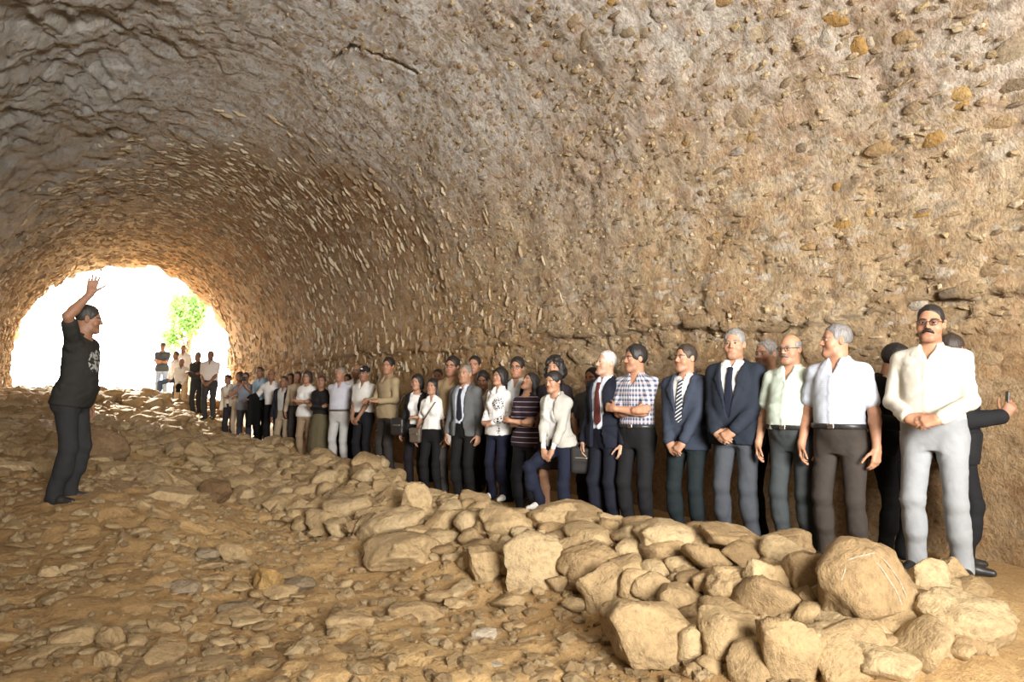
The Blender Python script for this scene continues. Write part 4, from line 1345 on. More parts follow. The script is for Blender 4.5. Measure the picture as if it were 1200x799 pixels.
    def hel(c, r, k=0.01, op='u', M=None): B.el(h3(*c), np.array(r) * hs_, k, op, Hm if M is None else Hm @ M)
    def hrc(a, b, ra, rb, k=0.01, op='u'): B.rc(h3(*a), h3(*b), ra * hs_, rb * hs_, k, op)
    B.add(lambda P: trunk(P, -0.02, 0.92, 1.5), *tb(-0.02, 0.92, 1.5), 0.02)
    hel((0, .010, .036), (.075, .095, .086))
    hel((0, -.028, -.045), (.058, .060, .064), .04)
    hel((0, -.042, -.010), (.060, .047, .080), .02)
    hrc((-.012, -.078, -.098), (.012, -.078, -.098), .019, .019, .03)
    hrc((-.044, -.030, -.085), (-.016, -.075, -.100), .018, .018, .03); hrc((.044, -.030, -.085), (.016, -.075, -.100), .018, .018, .03)
    fat = 0.012 * (build - 1) * 4
    hel((-.040, -.058, -.035), (.026 + fat, .026, .030), .02); hel((.040, -.058, -.035), (.026 + fat, .026, .030), .02)
    hrc((-.036, -.078, .024), (.036, -.078, .024), .010, .010, .018)
    if fine:
        for k in (1, -1): hel((k * .032, -.098, .004), (.017, .014, .0095), .010, 's')
    hrc((0, -.090, .014), (0, -.110, -.027), .0075, .0115, .012)
    for k in (1, -1): hel((k * .0135, -.098, -.031), (.0085, .011, .0078), .008)
    hel((0, -.089, -.058), (.023, .010, .0062), .006); hel((0, -.088, -.069), (.020, .010, .0068), .006)
    if fine: hel((0, -.103, -.0632), (.022, .007, .0016), .004, 's')
    for k in (1, -1):
        hel((k * .077, .012, -.002), (.0085, .019, .032), .008, 'u', rotm('Z', -k * 0.35))
        if fine: hel((k * .084, .006, -.002), (.005, .010, .020), .006, 's')
    nr = (0.056 if sex == 'm' else 0.046) * (0.55 + 0.45 * build)
    B.rc(h3(0, .022, -.055), T((0, .020, 1.44)), nr, nr * 1.12, .03)
    sl = 1.0 if sex == 'm' else 0.84
    for k in (1, -1):
        el, wr, fd, up, curl, spr, th = A[k]
        fa = np.asarray(wr - el)
        # an arm under a sleeve stays clear of the cloth
        c1 = .74 if (sleeve != 'none' and shirt) or jacket else 1.0
        c2 = .70 if (sleeve == 'long' and shirt) or jacket else 1.0
        B.rc(sh[k], el if sleeve != 'short' or jacket else sh[k] + (el - sh[k]) * .55, .050 * sl * c1, .041 * sl * c1, .02)
        if sleeve == 'short' and not jacket: B.rc(sh[k] + (el - sh[k]) * .45, el, .042 * sl, .041 * sl, .02)
        mid = el + fa * 0.28
        B.rc(el, mid, .041 * sl * c2, .043 * sl * c2, .015)
        B.rc(mid, wr, .043 * sl * c2, .027 * sl * min(1, c2 + .12), .015)
        hand(B, wr + nrm(fa) * 0.012, fd, up, k, curl, 1.0 if sex == 'm' else 0.9, rmin, spr, th)
    if skirt or bare:
        for k in (1, -1):
            kn, an = Lg[k]
            B.rc(hip[k], kn, .07, .052, .02)
            B.rc(kn, kn + (an - kn) * .35, .05, .052, .02); B.rc(kn + (an - kn) * .35, an, .052, .036, .02)
    V, Q = polygonise(B, hb)
    # colour of skin per vertex: lips, cheeks, stubble, brows and eyes of distant faces
    L = (V - hc0) @ Hm / hs_
    col = np.tile(np.array(skin), (len(V), 1))
    front = L[:, 1] < -0.055
    def spot(c, r): return np.clip(1.6 - 1.6 * np.sqrt((((L - np.array(c)) / np.array(r)) ** 2).sum(1)), 0, 1)
    lip = np.clip(spot((0, -.092, -.063), (.030, .03, .014)), 0, 1) * front
    lc = np.array(skin) * ((0.92, 0.62, 0.60) if sex == 'm' else (0.95, 0.45, 0.45))
    col += lip[:, None] * (lc - col)
    red = np.maximum(np.maximum(spot((-.042, -.07, -.03), (.03, .04, .03)), spot((.042, -.07, -.03), (.03, .04, .03))), spot((0, -.105, -.025), (.02, .02, .03)))
    col *= 1 - 0.22 * red[:, None] * np.array([0.2, 0.8, 0.9])
    if sex == 'm':
        jaw = np.clip((-.030 - L[:, 2]) / .05, 0, 1) * np.clip((-.0 - L[:, 1]) / .03, 0, 1) * (L[:, 2] > -.13) * (1 - lip)
        col *= 1 - 0.20 * (jaw * np.clip(1 - np.abs(V[:, 2] * 0), 0, 1))[:, None]
        if beard is not None: col += (jaw * 0.8)[:, None] * (np.array(beard) - col)
    if not fine:
        for k in (1, -1):
            e = spot((k * .031, -.09, .006), (.019, .03, .011)) * front
            col *= 1 - 0.78 * e[:, None]
    bc = np.array(hair[1])
    for k in (1, -1):
        xx = np.abs(L[:, 0] - k * .034)
        arch = .0245 - 14 * (xx - .004) ** 2
        e = np.clip(1.5 - np.abs(L[:, 2] - arch) / (.0058 if sex == 'm' else .004), 0, 1) * (xx < .024) * front
        col += (0.85 * e)[:, None] * (bc * 0.9 - col)
    me = mesh_np('person', V, Q, True, np.clip(col, 0.004, 1))
    P0 = link('person', me, M_SKIN)
    tag(P0, label, 'person', group)
    P0.location = Vector(foot)
    P0.rotation_euler = (0, 0, rz)
    P0.scale = (s, s, s)

    def part(nm, Fd, h, mat, fold=0.0, ffreq=(9, 9, 16), smooth=True):
        if fold:
            sd = hash(label + nm) % 97 if False else (len(label) * 7 + len(nm)) % 97
            fq = np.array(ffreq, float)
            def fo(P):
                a = vnoise(P * fq + 0.6 * vnoise(P * fq * 0.5, sd + 3)[:, None], sd)
                w1 = 1 - 2 * np.abs(vnoise(P * fq * 0.8 + 5 + 0.8 * a[:, None], sd + 1))
                w2 = 1 - 2 * np.abs(vnoise(np.stack([P[:, 0] * 5 + P[:, 2] * 5, P[:, 1] * 5, P[:, 2] * 23 - P[:, 0] * 12], 1) + 0.5 * a[:, None], sd + 2))
                return fold * (0.8 * a + 0.7 * w1 + 0.45 * w2 * np.clip(0.6 + vnoise(P * 4, sd + 4), 0, 1))
            lo, hi = Fd.bounds()
            Fd.add(fo, lo, hi, 0.0, 'n')
        v, q = polygonise(Fd, h)
        if v is None: return None
        o = link(nm, mesh_np(nm, v, q, smooth), mat, P0)
        return o
    def tubes(nm, lst, mat, parent=None):
        Vs, Qs, n0 = [], [], 0
        for pts, r, n, cl in lst:
            v, q = tube_mesh(nm, pts, r, n, cl)
            Vs.append(v); Qs.append(q + n0); n0 += len(v)
        return link(nm, mesh_np(nm, np.concatenate(Vs), np.concatenate(Qs)), mat, parent or P0)

    # ---- eyes
    if fine:
        for k in (1, -1):
            v, q = ICO[2]
            e = link('eye', mesh_np('eye', (hc0 + (v * np.array([.0128, .0112, .0095])) @ Hm.T + Hm @ (np.array([k * .0315, -.0800, .0030]) * hs_)), q), M_EYE, P0)
            c = h3(k * .0305, -.0915, .0035)
            ang = np.linspace(0, 2 * PI, 11)[:-1]
            rim = np.array([c + Hm @ np.array([.0064 * math.cos(a), .0008, .0064 * math.sin(a)]) for a in ang])
            vv = np.vstack([rim, c + Hm @ np.array([0, -.0016, 0])])
            qq = np.array([[i, (i + 1) % 10, 10] for i in range(10)])
            link('iris', mesh_np('iris', vv, qq), M_IRIS, e)
            lv, lq = tube_mesh('eyelid', [h3(k * x, y, z) for x, y, z in ((.0175, -.088, .003), (.024, -.0925, .0095), (.033, -.0930, .0108), (.041, -.089, .0085), (.046, -.083, .002))], np.array([.0022, .0036, .0040, .0034, .002]), 6)
            link('eyelid', mesh_np('eyelid', lv, lq, True, np.array(skin) * 0.8), M_SKIN, e)
        if sex == 'm' or d < 8:
            for k in (1, -1):
                pts = [h3(k * x, y, z) for x, y, z in ((.014, -.0905, .020), (.026, -.0915, .0255), (.040, -.086, .0262), (.052, -.0745, .021))]
                tubes('eyebrow', [(pts, np.array([.0030, .0042, .0036, .0018]) * (1 if sex == 'm' else 0.6), 6, False)], hair_mat(tuple(c * 0.8 for c in hair[1])))
    # ---- hair
    hk, hcol = hair
    HM = hair_mat(hcol)
    G = Field()
    def gel(c, r, k=.01, op='u', M=None): G.el(h3(*c), np.array(r) * hs_, k, op, Hm if M is None else Hm @ M)
    def gbox(c, r, rad, k=.01, op='u'): G.box(h3(*c), np.array(r) * hs_, rad, k, op, Hm)
    hf = hb * 1.15
    nz = 0.0
    if hk in ('short', 'buzz', 'thick'):
        o = {'short': .009, 'buzz': .005, 'thick': .016}[hk]
        gel((0, .014, .040), (.075 + o, .095 + o, .086 + o * 1.25))
        gel((0, -.100, -.028), (.071, .080, .116 - o * .3), .016, 's')      # face
        gbox((0, -.075, -.105), (.14, .085, .092), .02, .010, 's')         # in front of and below the ears
        gbox((0, .10, -.150), (.14, .10, .100), .02, .012, 's')
        for k in (1, -1): gel((k * .086, .006, -.010), (.022, .020, .036), .008, 's')
        nz = .004
    elif hk == 'ring':
        o = .007
        gel((0, .014, .034), (.075 + o, .095 + o, .086 + o))
        gel((0, -.01, .115), (.082, .13, .085), .02, 's')
        gel((0, -.085, -.02), (.090, .085, .12), .012, 's')
        gbox((0, 0, -.10), (.14, .15, .075), .02, .012, 's')
        for k in (1, -1): gel((k * .086, .004, -.012), (.020, .020, .036), .008, 's')
        nz = .003
    elif hk in ('long', 'curly', 'tied', 'bob'):
        o = {'long': .016, 'curly': .034, 'tied': .011, 'bob': .024}[hk]
        gel((0, .016, .036), (.075 + o, .095 + o, .086 + o * .9))
        gel((0, -.100, -.040), (.064, .082, .120 - o * .2), .012, 's')
        if hk == 'long':
            G.rc(h3(-.060, .035, -.03), T((-.095, .03, 1.30)), .040, .040, .03); G.rc(h3(.060, .035, -.03), T((.095, .03, 1.30)), .040, .040, .03)
            G.rc(h3(0, .075, -.02), T((0, .115, 1.30)), .060, .050, .04)
            G.rc(T((.09, -.01, 1.42)), T((.085, -.085, 1.27)), .030, .018, .02)
            nz = .008
        elif hk == 'curly':
            for k in (1, -1): G.el(h3(k * .080, .025, -.045), (.050, .065, .075), .03)
            G.el(h3(0, .075, -.05), (.095, .065, .10), .03)
            nz = .018
        elif hk == 'bob':
            for k in (1, -1): G.el(h3(k * .068, .018, -.045), (.038, .060, .075), .03)
            G.el(h3(0, .065, -.045), (.085, .055, .08), .03)
            nz = .007
        else:
            G.rc(h3(0, .09, .02), h3(0, .125, -.03), .035, .032, .02); G.rc(h3(0, .125, -.03), h3(0.01, .12, -.16), .030, .016, .02)
            gbox((0, -0.02, -.125), (.14, .15, .085), .02, .012, 's')
            nz = .004
    if hk != 'none':
        if nz:
            lo, hi = G.bounds()
            fq = 60 if hk != 'curly' else 34
            G.add(lambda P: nz * vnoise(P * np.array([fq, fq, fq * (0.35 if hk != 'curly' else 1)]), 9), lo, hi, 0.0, 'n')
        part('hair', G, hf, HM)
    if moustache:
        pts = [h3(x, y, z) for x, y, z in ((-.033, -.083, -.067), (-.024, -.096, -.057), (-.010, -.105, -.0485), (.010, -.105, -.0485), (.024, -.096, -.057), (.033, -.083, -.067))]
        tubes('moustache', [(pts, np.array([.004, .0085, .0105, .0105, .0085, .004]), 8, False)], hair_mat(moustache))
    if beard is not None and d < 14:
        Bd = Field()
        Bd.rc(h3(-.05, -.03, -.07), h3(-.012, -.078, -.100), .020, .026, .03).rc(h3(.05, -.03, -.07), h3(.012, -.078, -.100), .020, .026, .03)
        part('beard', Bd, hf, hair_mat(beard))
    if glasses and d < 15:
        lst = []
        for k in (1, -1):
            c = (k * .033, -.108, .002)
            ang = np.linspace(0, 2 * PI, 15)[:-1]
            rim = [h3(c[0] + .0235 * math.copysign(abs(math.cos(a)) ** .8, math.cos(a)), c[1] + .25 * abs(math.cos(a) * .02 + k * 0) , c[2] + .0165 * math.copysign(abs(math.sin(a)) ** .8, math.sin(a))) for a in ang]
            lst.append((rim, .0022, 5, True))
            lst.append(([h3(k * .056, -.103, .009), h3(k * .075, -.085, .010), h3(k * .082, .005, .012)], .0022, 5, False))
        lst.append(([h3(-.010, -.109, .006), h3(0, -.111, .008), h3(.010, -.109, .006)], .002, 5, False))
        g = tubes('glasses', lst, M_FRAME)
        if d < 6.5:
            for k in (1, -1):
                ang = np.linspace(0, 2 * PI, 15)[:-1]
                rim = [h3(k * .033 + .0232 * math.copysign(abs(math.cos(a)) ** .8, math.cos(a)), -.1075, .002 + .0162 * math.copysign(abs(math.sin(a)) ** .8, math.sin(a))) for a in ang]
                link('lens', mesh_np('lens', np.array(rim + [h3(k * .033, -.1085, .002)]), np.array([[i, (i + 1) % 14, 14] for i in range(14)])), M_LENS, g)
    if cap:
        K = Field()
        K.el(h3(0, .012, .052), np.array([.088, .108, .088]), .01, 'u', Hm)
        K.box(h3(0, 0, -.055), (.14, .16, .095), .01, .006, 's', Hm)
        K.box(h3(0, -.125, .042), (.065, .055, .006), .006, .012, 'u', Hm @ rotm('X', -0.15))
        part('cap', K, hf, cloth_mat(cap))
        if d < 12.5:
            bx = Field(); bx.box(h3(0, -.094, .085), (.018, .006, .014), .004, .005, 'u', Hm @ rotm('X', 0.35))
            link('cap_badge', mesh_np('cap_badge', *polygonise(bx, .004)), M_WHITE, P0)

    # ---- shirt
    sleeve_off = .010
    def arm_sleeve(Fd, k, off, kind, kk=.03):
        el, wr = A[k][0], A[k][1]
        r0 = (.056 if sex == 'm' else .046) + off
        a0 = T((k * 0.062, .014, 1.432))
        Fd.rc(a0, sh[k], .040 * (1 if sex == 'm' else .85) + off * .8, r0, .05)
        if kind == 'none':
            return
        if kind == 'short':
            e = sh[k] + (el - sh[k]) * 0.72
            Fd.rc(sh[k], e, r0, r0 * 0.98 + .006, kk)
        else:
            f = .965 if kind == 'long' else 0.62
            w2 = el + (wr - el) * f
            Fd.rc(sh[k], el, r0, .050 * sl + off, kk)
            Fd.rc(el, w2, .050 * sl + off, (.037 if kind == 'long' else .046) * sl + off * .8, .02)
            if kind == 'long' and off > 0: Fd.rc(el + (wr - el) * .86, w2, .041 * sl + off * .6, .041 * sl + off * .6, .008)
    hem = 0.86 if untuck else 0.985
    if shirt:
        Sh = Field()
        off = .008
        zt = 1.475 if collar else 1.455
        Sh.add(lambda P: trunk(P, off, hem, zt), *tb(off, hem, zt), .02)
        if untuck: Sh.add(lambda P: trunk(P, off + .005, hem, 1.02), *tb(off + .005, hem, 1.02), .06)
        if sex == 'f':
            for k in (1, -1): Sh.el(T((k * .070, -.085, 1.255)), (.066, .058, .066), .04)
        for k in (1, -1): arm_sleeve(Sh, k, -.003 if jacket else .006, sleeve)
        Sh.add(lambda P: trunk(P, .006, 1.465, 1.50), *tb(0, 1.465, 1.50), .01)
        if collar:
            # open V of the neck, then the stand and two points of the collar
            def vee(P):
                q = Ti(P)
                return np.maximum(np.maximum(np.abs(q[:, 0]) - np.clip((q[:, 2] - (1.375 if not tie else 1.43)) * .36, 0, 1), q[:, 1] + .02), 1.30 - q[:, 2])
            Sh.add(vee, T((-.08, -.2, 1.36)) - .02, T((.08, 0, 1.52)) + .02, .006, 's')
            for k in (1, -1):
                Sh.rc(T((k * .058, .035, 1.490)), T((k * .046, -.040, 1.468)), .018, .015, .008)
                Sh.rc(T((k * .046, -.040, 1.468)), T((k * .052, -.088, 1.412)), .013, .008, .008)
            Sh.rc(T((-.058, .035, 1.492)), T((0, .075, 1.498)), .018, .018, .01); Sh.rc(T((.058, .035, 1.492)), T((0, .075, 1.498)), .018, .018, .01)
            for k in (1, -1):
                Sh.box(T((k * .060, -.066, 1.440)), (.027, .007, .042), .005, .004, 'u', Tm @ rotm('Y', -k * .42) @ rotm('Z', k * .45) @ rotm('X', -.55))
            # button strip
            Sh.add(lambda P: np.maximum(np.maximum(trunk(P, off + .004, hem, 1.38), np.abs(Ti(P)[:, 0]) - .016), Ti(P)[:, 1]), *tb(off + .01, hem, 1.38), .003)
        else:
            Sh.el(T((0, -.035, 1.475)), (.060, .06, .035), .02, 's')
        part('shirt', Sh, hc * .92, cloth_mat(*shirt) if isinstance(shirt[0], (tuple, list)) else cloth_mat(shirt), .0075 if d < 12 else 0.0, (6, 6, 8))
        if collar and d < 7.5 and not jacket:
            v, q = ICO[1]
            vs_, qs_ = [], []
            for i, z in enumerate(np.arange(1.36, 1.0, -.085)):
                zz = z
                bl = belly * math.exp(-((zz - 1.06) / .15) ** 2)
                y = -(float(trunk_r(zz, 2)) * (0.6 + 0.4 * bw) + off + bl + .006)
                vs_.append(T((0, y, zz)) + v * np.array([.0055, .002, .0055])); qs_.append(q + i * len(v))
            link('shirt_button', mesh_np('shirt_button', np.concatenate(vs_), np.concatenate(qs_)), M_WHITE, P0)
    if vest:
        Ve = Field()
        Ve.add(lambda P: trunk(P, .018, .90, 1.47), *tb(.02, .90, 1.47), .02)
        for k in (1, -1): arm_sleeve(Ve, k, .012, 'none')
        Ve.add(lambda P: np.maximum(np.maximum(np.abs(Ti(P)[:, 0]) - (.03 + np.clip((Ti(P)[:, 2] - 1.15) * .2, 0, 1)), Ti(P)[:, 1] + .0), .80 - Ti(P)[:, 2]), *tb(.05, .80, 1.53), .006, 's')
        part('vest', Ve, hc, cloth_mat(vest), .003 if d < 12 else 0)
    # ---- trousers or skirt
    if trousers and not skirt:
        Tr = Field()
        Tr.add(lambda P: trunk(P, .004, .80, 1.015), *tb(.004, .80, 1.015), .02)
        tw = 0.5 + 0.5 * build
        for k in (1, -1):
            kn, an = Lg[k]
            Tr.rc(hip[k] + np.array([0, .012, -.02]), kn, (.096 if sex == 'm' else .094) * tw, .066 * tw, .03)
            Tr.rc(kn, an + np.array([0, 0, -.02]), .066 * tw, (.060 if sex == 'm' else .056), .03)
            Tr.rc(kn + np.array([0, .02, -.12]), kn + np.array([0, .02, -.2]), .064 * tw, .060 * tw, .04)
            Tr.rc(hip[k] + np.array([k * .0, .055, -.01]), hip[k] + np.array([0, .045, -.05]), .075 * tw, .07, .04)
            # break of the cloth over the shoe, and the front crease
            Tr.rc(an + np.array([0, -.01, .03]), an + np.array([0, -.02, -.035]), .056, .062, .02)
        part('trousers', Tr, hc * .95, cloth_mat(*trousers), .0062 if d < 12 else 0.0, (9, 9, 5))
    if skirt:
        Sk = Field()
        z0 = skirt[1]
        a, b_ = np.array([0, 0, 1.0]), np.array([0, -.01, z0])
        def skf(P):
            f = np.clip((1.02 - P[:, 2]) / (1.02 - z0), 0, 1)
            aa = .150 + .05 * np.minimum(f * 3, 1) + .05 * f; bb = .11 + .02 * np.minimum(f * 3, 1) + .05 * f
            an = np.arctan2(P[:, 1], P[:, 0])
            rr = np.hypot(P[:, 0] / aa, P[:, 1] / bb) + f * .05 * np.sin(an * 9)
            return np.maximum(np.maximum((rr - 1) * np.minimum(aa, bb), z0 - P[:, 2]), P[:, 2] - 1.02)
        Sk.add(skf, np.array([-.28, -.22, z0]), np.array([.28, .22, 1.02]), .01)
        part('skirt', Sk, hc, cloth_mat(skirt[0]))
    if belt is not None and not jacket:
        Be = Field()
        Be.add(lambda P: trunk(P, .014, .985, 1.022), *tb(.016, .985, 1.022), .004)
        bo = part('belt', Be, min(hc, .012), belt)
        y = -(float(trunk_r(1.0, 2)) * (.6 + .4 * bw) + .016 + belly * math.exp(-(.06 / .15) ** 2))
        if d < 9:
            bu = Field(); bu.box(T((0, y, 1.003)), (.024, .005, .018), .003, .003, 'u', Tm)
            link('belt_buckle', mesh_np('belt_buckle', *polygonise(bu, .004)), M_STEEL, bo)
    # ---- shoes
    if d < 20 and shoes:
        for k in (1, -1):
            kn, an = Lg[k]
            S_ = Field()
            toe = nrm(np.array([k * .22, -1, 0]))
            hl = an + np.array([0, .03, -.085])
            S_.rc(hl + np.array([0, 0, .036]), hl + toe * .10 + np.array([0, 0, .040]), .036, .040, .02)
            S_.rc(hl + toe * .10 + np.array([0, 0, .034]), hl + toe * .205 + np.array([0, 0, .026]), .040, .026, .02)
            S_.rc(hl + np.array([0, 0, .05]), an + np.array([0, 0, .0]), .036, .038, .02)
            S_.box(hl + toe * .09 - np.array([0, 0, .05]), (.2, .2, .05), .002, .004, 's')
            part('shoe', S_, min(hc, .013), {'black': M_LEATHER, 'white': M_WHITE, 'brown': M_BROWN_L}[shoes])
    # ---- jacket
    if jacket:
        jc, op, hz = jacket                        # material args, opening style, hem height
        J = Field()
        off = .024
        J.add(lambda P: trunk(P, off, hz, 1.475), *tb(off, hz, 1.475), .02)
        J.add(lambda P: trunk(P, off + .006, hz, 1.0), *tb(off + .006, hz, 1.0), .06)
        if sex == 'f':
            for k in (1, -1): J.el(T((k * .070, -.088, 1.255)), (.072, .062, .072), .04)
        for k in (1, -1):
            arm_sleeve(J, k, .016, 'three' if op == 'blazer' else 'long')
            # padded shoulder
            J.rc(T((k * .085, .012, 1.442)), sh[k] + Tm @ np.array([k * .008, 0, .010]), .040, .056 if sex == 'm' else .047, .03)
            J.rc(T((k * .065, .03, 1.485)), T((k * .05, .068, 1.49)), .020, .020, .02)
        J.rc(T((-.05, .068, 1.49)), T((.05, .068, 1.49)), .020, .020, .02)
        zb = {'closed': 1.02, 'open': .60, 'blazer': .60}[op]
        def wid(z):
            if op == 'closed':
                up_ = np.clip((z - zb) * .20, -.02, .10)
                lo_ = np.clip((.95 - z) * .30, -.02, .2)
                return np.where(z > .985, up_, lo_)
            return {'open': .062, 'blazer': .042}[op] + np.clip((z - 1.0), 0, .5) * .06 + np.clip(1.0 - z, 0, 1) * .16
        def vcut(P):
            q = Ti(P)
            return np.maximum(np.maximum(np.abs(q[:, 0]) - wid(q[:, 2]), q[:, 1] - .0), q[:, 2] - 1.60) * .9
        def lap(P):
            q = Ti(P)
            z = q[:, 2]
            w_ = wid(z)
            lw = np.interp(z, [1.12, 1.36, 1.365, 1.47], [.012, .075, .055, .045])
            dd = trunk(P, off + .008, max(zb + .05, 1.10), 1.47)
            return np.maximum(np.maximum(dd, np.abs(q[:, 0]) - w_ - lw), q[:, 1] + .02)
        J.add(lap, *tb(off + .03, 1.0, 1.47), .003)
        J.add(vcut, *tb(off + .05, .55, 1.55), .004, 's')
        part('jacket', J, hc * .92, cloth_mat(*jc), .0072 if d < 12 else 0.0, (5, 5, 6))
        if op == 'closed' and d < 8:
            v, q = ICO[1]
            bl = belly * math.exp(-((1.06 - 1.06) / .15) ** 2)
            y = -(float(trunk_r(.99, 2)) * (.6 + .4 * bw) + off + belly * math.exp(-((.99 - 1.08) / .17) ** 2) + .006)
            link('jacket_button', mesh_np('jacket_button', T((.012, y, .99)) + v * np.array([.010, .005, .010]), q), M_BLACKP, P0)
    if tie:
        Ti_ = Field()
        def tf(P):
            q = Ti(P)
            z = q[:, 2]
            w_ = np.interp(z, [1.02, 1.06, 1.39, 1.43], [.002, .042, .022, .016])
            return np.maximum(np.maximum(trunk(P, .018, 1.02, 1.43), np.abs(q[:, 0]) - w_), q[:, 1] + .01)
        Ti_.add(tf, *tb(.02, 1.02, 1.43), .004)
        Ti_.rc(T((-.008, -.088, 1.425)), T((.008, -.088, 1.425)), .017, .017, .01)
        part('tie', Ti_, min(hc, .009), cloth_mat(*tie))
    info = dict(obj=P0, T=T, A=A, foot=foot, rz=rz, s=s, h3=h3, Lg=Lg)
    return info

def w_of(info, p):
    """a point of a person's own frame in the world"""
    p = np.asarray(p, float) * info['s']
    c, s_ = math.cos(info['rz']), math.sin(info['rz'])
    return info['foot'] + np.array([c * p[0] - s_ * p[1], s_ * p[0] + c * p[1], p[2]])
# ------------------------------------------------------------------ the people
WHITE, CREAM, MINT, SKYB = (0.66, 0.655, 0.64), (0.56, 0.525, 0.445), (0.48, 0.55, 0.47), (0.66, 0.72, 0.82)
NAVY, NAVY2, CHAR, BLACK = (0.012, 0.015, 0.028), (0.035, 0.048, 0.085), (0.055, 0.06, 0.068), (0.009, 0.0085, 0.009)
GREY_H, WHITE_H, DARK_H, BLACK_H = (0.20, 0.19, 0.18), (0.46, 0.44, 0.42), (0.035, 0.024, 0.018), (0.014, 0.011, 0.010)
SK1, SK2, SK3, SK4 = (0.41, 0.225, 0.14), (0.39, 0.20, 0.12), (0.29, 0.15, 0.088), (0.47, 0.28, 0.19)
TAN = (0.40, 0.30, 0.17)

PPL = {}
def pp(key, *a, **k): PPL[key] = person(*a, **k)
pp('p1', 'man in cream long-sleeved shirt and pale grey trousers, spectacles and black moustache, hands clasped', 1088, 359, 4.56, 1.77, yaw=12, head=8, build=1.08, belly=.05, skin=SK2, tilt=0.05,
   hair=('buzz', BLACK_H), shirt=(CREAM,), trousers=((0.265, 0.275, 0.285),), glasses=True, moustache=BLACK_H, arms='clasp_high', stance=.13)
pp('p2', 'man in black suit seen from behind at the far right, holding up a dark phone', 1117, 393, 4.9, None, yaw=-98, head=-150, skin=SK3, hair=('buzz', DARK_H),
   shirt=(WHITE,), trousers=((0.011, 0.011, 0.012),), jacket=(((0.013, 0.013, 0.015),), 'open', .80), arms=('sides', ((-.16, -.25, 1.14), (-.35, .8, -.7), (.1, -.5, .85), (-.8, -.1, .2), .6)))
pp('p3', 'dark-haired man in black jacket bending his head down behind the cream shirt', 1040, 404, 5.2, None, yaw=-50, head=-78, nod=.42, skin=SK2, hair=('thick', BLACK_H),
   shirt=((0.45, 0.36, 0.22),), trousers=(BLACK,), jacket=((BLACK,), 'open', .86), arms='fore')
pp('p4', 'grey-haired man in pale blue short-sleeved shirt and dark brown trousers, face in profile', 980, 381, 5.0, 1.73, yaw=22, head=72, nod=-.03, build=1.04, belly=.035, skin=SK2, hair=('buzz', (0.16, 0.15, 0.145)),
   shirt=((0.44, 0.48, 0.56), 'check', (0.54, 0.56, 0.61)), sleeve='short', trousers=((0.042, 0.034, 0.029),), belt=M_LEATHER, arms='sides', stance=.12)
pp('p5', 'bald man with spectacles and grey moustache in pale green shirt and black belt', 926, 393, 5.35, 1.68, yaw=25, head=32, build=1.08, belly=.06, skin=SK1, hair=('ring', GREY_H),
   shirt=(MINT,), sleeve='short', trousers=((0.045, 0.052, 0.054),), glasses=True, moustache=(0.14, 0.12, 0.11), belt=M_LEATHER, arms='sides')
pp('p6', 'grey-haired man in beige jacket and dark tie half hidden behind the pale green shirt', 898, 400, 5.95, None, yaw=25, head=38, skin=SK1, hair=('short', (0.17, 0.155, 0.145)),
   shirt=(WHITE,), tie=((0.05, 0.04, 0.035),), jacket=(((0.58, 0.53, 0.43),), 'open', .88), trousers=(BLACK,), arms='sides')
pp('p7', 'tall grey-haired man in dark navy suit and plain navy tie, hands clasped', 860, 387, 5.75, 1.80, yaw=22, head=14, nod=-.02, build=1.06, belly=.03, skin=SK1, hair=('short', (0.19, 0.18, 0.17)),
   shirt=(WHITE,), tie=(NAVY,), jacket=(((0.017, 0.022, 0.033),), 'closed', .83), trousers=((0.055, 0.060, 0.070),), arms='clasp', stance=.11)
pp('p8', 'man in blue-grey suit with diagonally striped tie, hands clasped low', 803, 405, 6.1, 1.73, yaw=28, head=48, nod=-.05, skin=SK1, hair=('short', DARK_H), build=1.05, belly=.02,
   shirt=(WHITE,), tie=((0.03, 0.035, 0.05), 'stripe', (0.6, 0.6, 0.6)), jacket=(((0.033, 0.041, 0.062),), 'closed', .83), trousers=((0.011, 0.016, 0.018),), arms='clasp_low')
pp('p9', 'dark-haired man in plaid short-sleeved shirt with folded arms and black trousers', 745, 406, 6.45, 1.76, yaw=30, head=62, skin=SK2, hair=('thick', BLACK_H), build=1.02,
   shirt=((0.55, 0.55, 0.59), 'plaid', (0.07, 0.08, 0.13)), sleeve='short', trousers=((0.010, 0.010, 0.011),), belt=M_LEATHER, arms='cross')
pp('p10', 'white-haired man in open dark suit with long burgundy tie', 709, 412, 6.7, 1.74, yaw=42, head=58, nod=-.12, skin=SK4, hair=('buzz', WHITE_H),
   shirt=((0.60, 0.66, 0.74),), tie=((0.09, 0.022, 0.02),), jacket=(((0.010, 0.012, 0.021),), 'open', .82), trousers=((0.009, 0.010, 0.017),), arms='sides')
pp('p11', 'man peeking out behind the white-haired man\'s shoulder', 694, 432, 7.4, None, yaw=25, head=30, skin=SK2, hair=('short', BLACK_H), shirt=((0.1, 0.1, 0.11),), trousers=(BLACK,), arms='sides')
pp('p12', 'woman in pale grey blazer with one foot up on the stones, dark hair tied back', 655, 436, 7.0, 1.60, yaw=38, head=42, sex='f', skin=SK1, hair=('tied', BLACK_H), lean=.14,
   shirt=(WHITE,), collar=False, jacket=(((0.42, 0.405, 0.36),), 'blazer', .92), trousers=((0.011, 0.013, 0.027),), shoes='white', arms='knee', feet={-1: (.02, -.24, .23)})
pp('p13', 'woman with big curly black hair standing behind the grey blazer', 650, 419, 7.6, None, yaw=18, head=20, sex='f', skin=SK1, hair=('curly', BLACK_H), shirt=((0.03, 0.025, 0.03),), collar=False, sleeve='short', skirt=((0.03, 0.026, 0.03), .55), arms='sides')
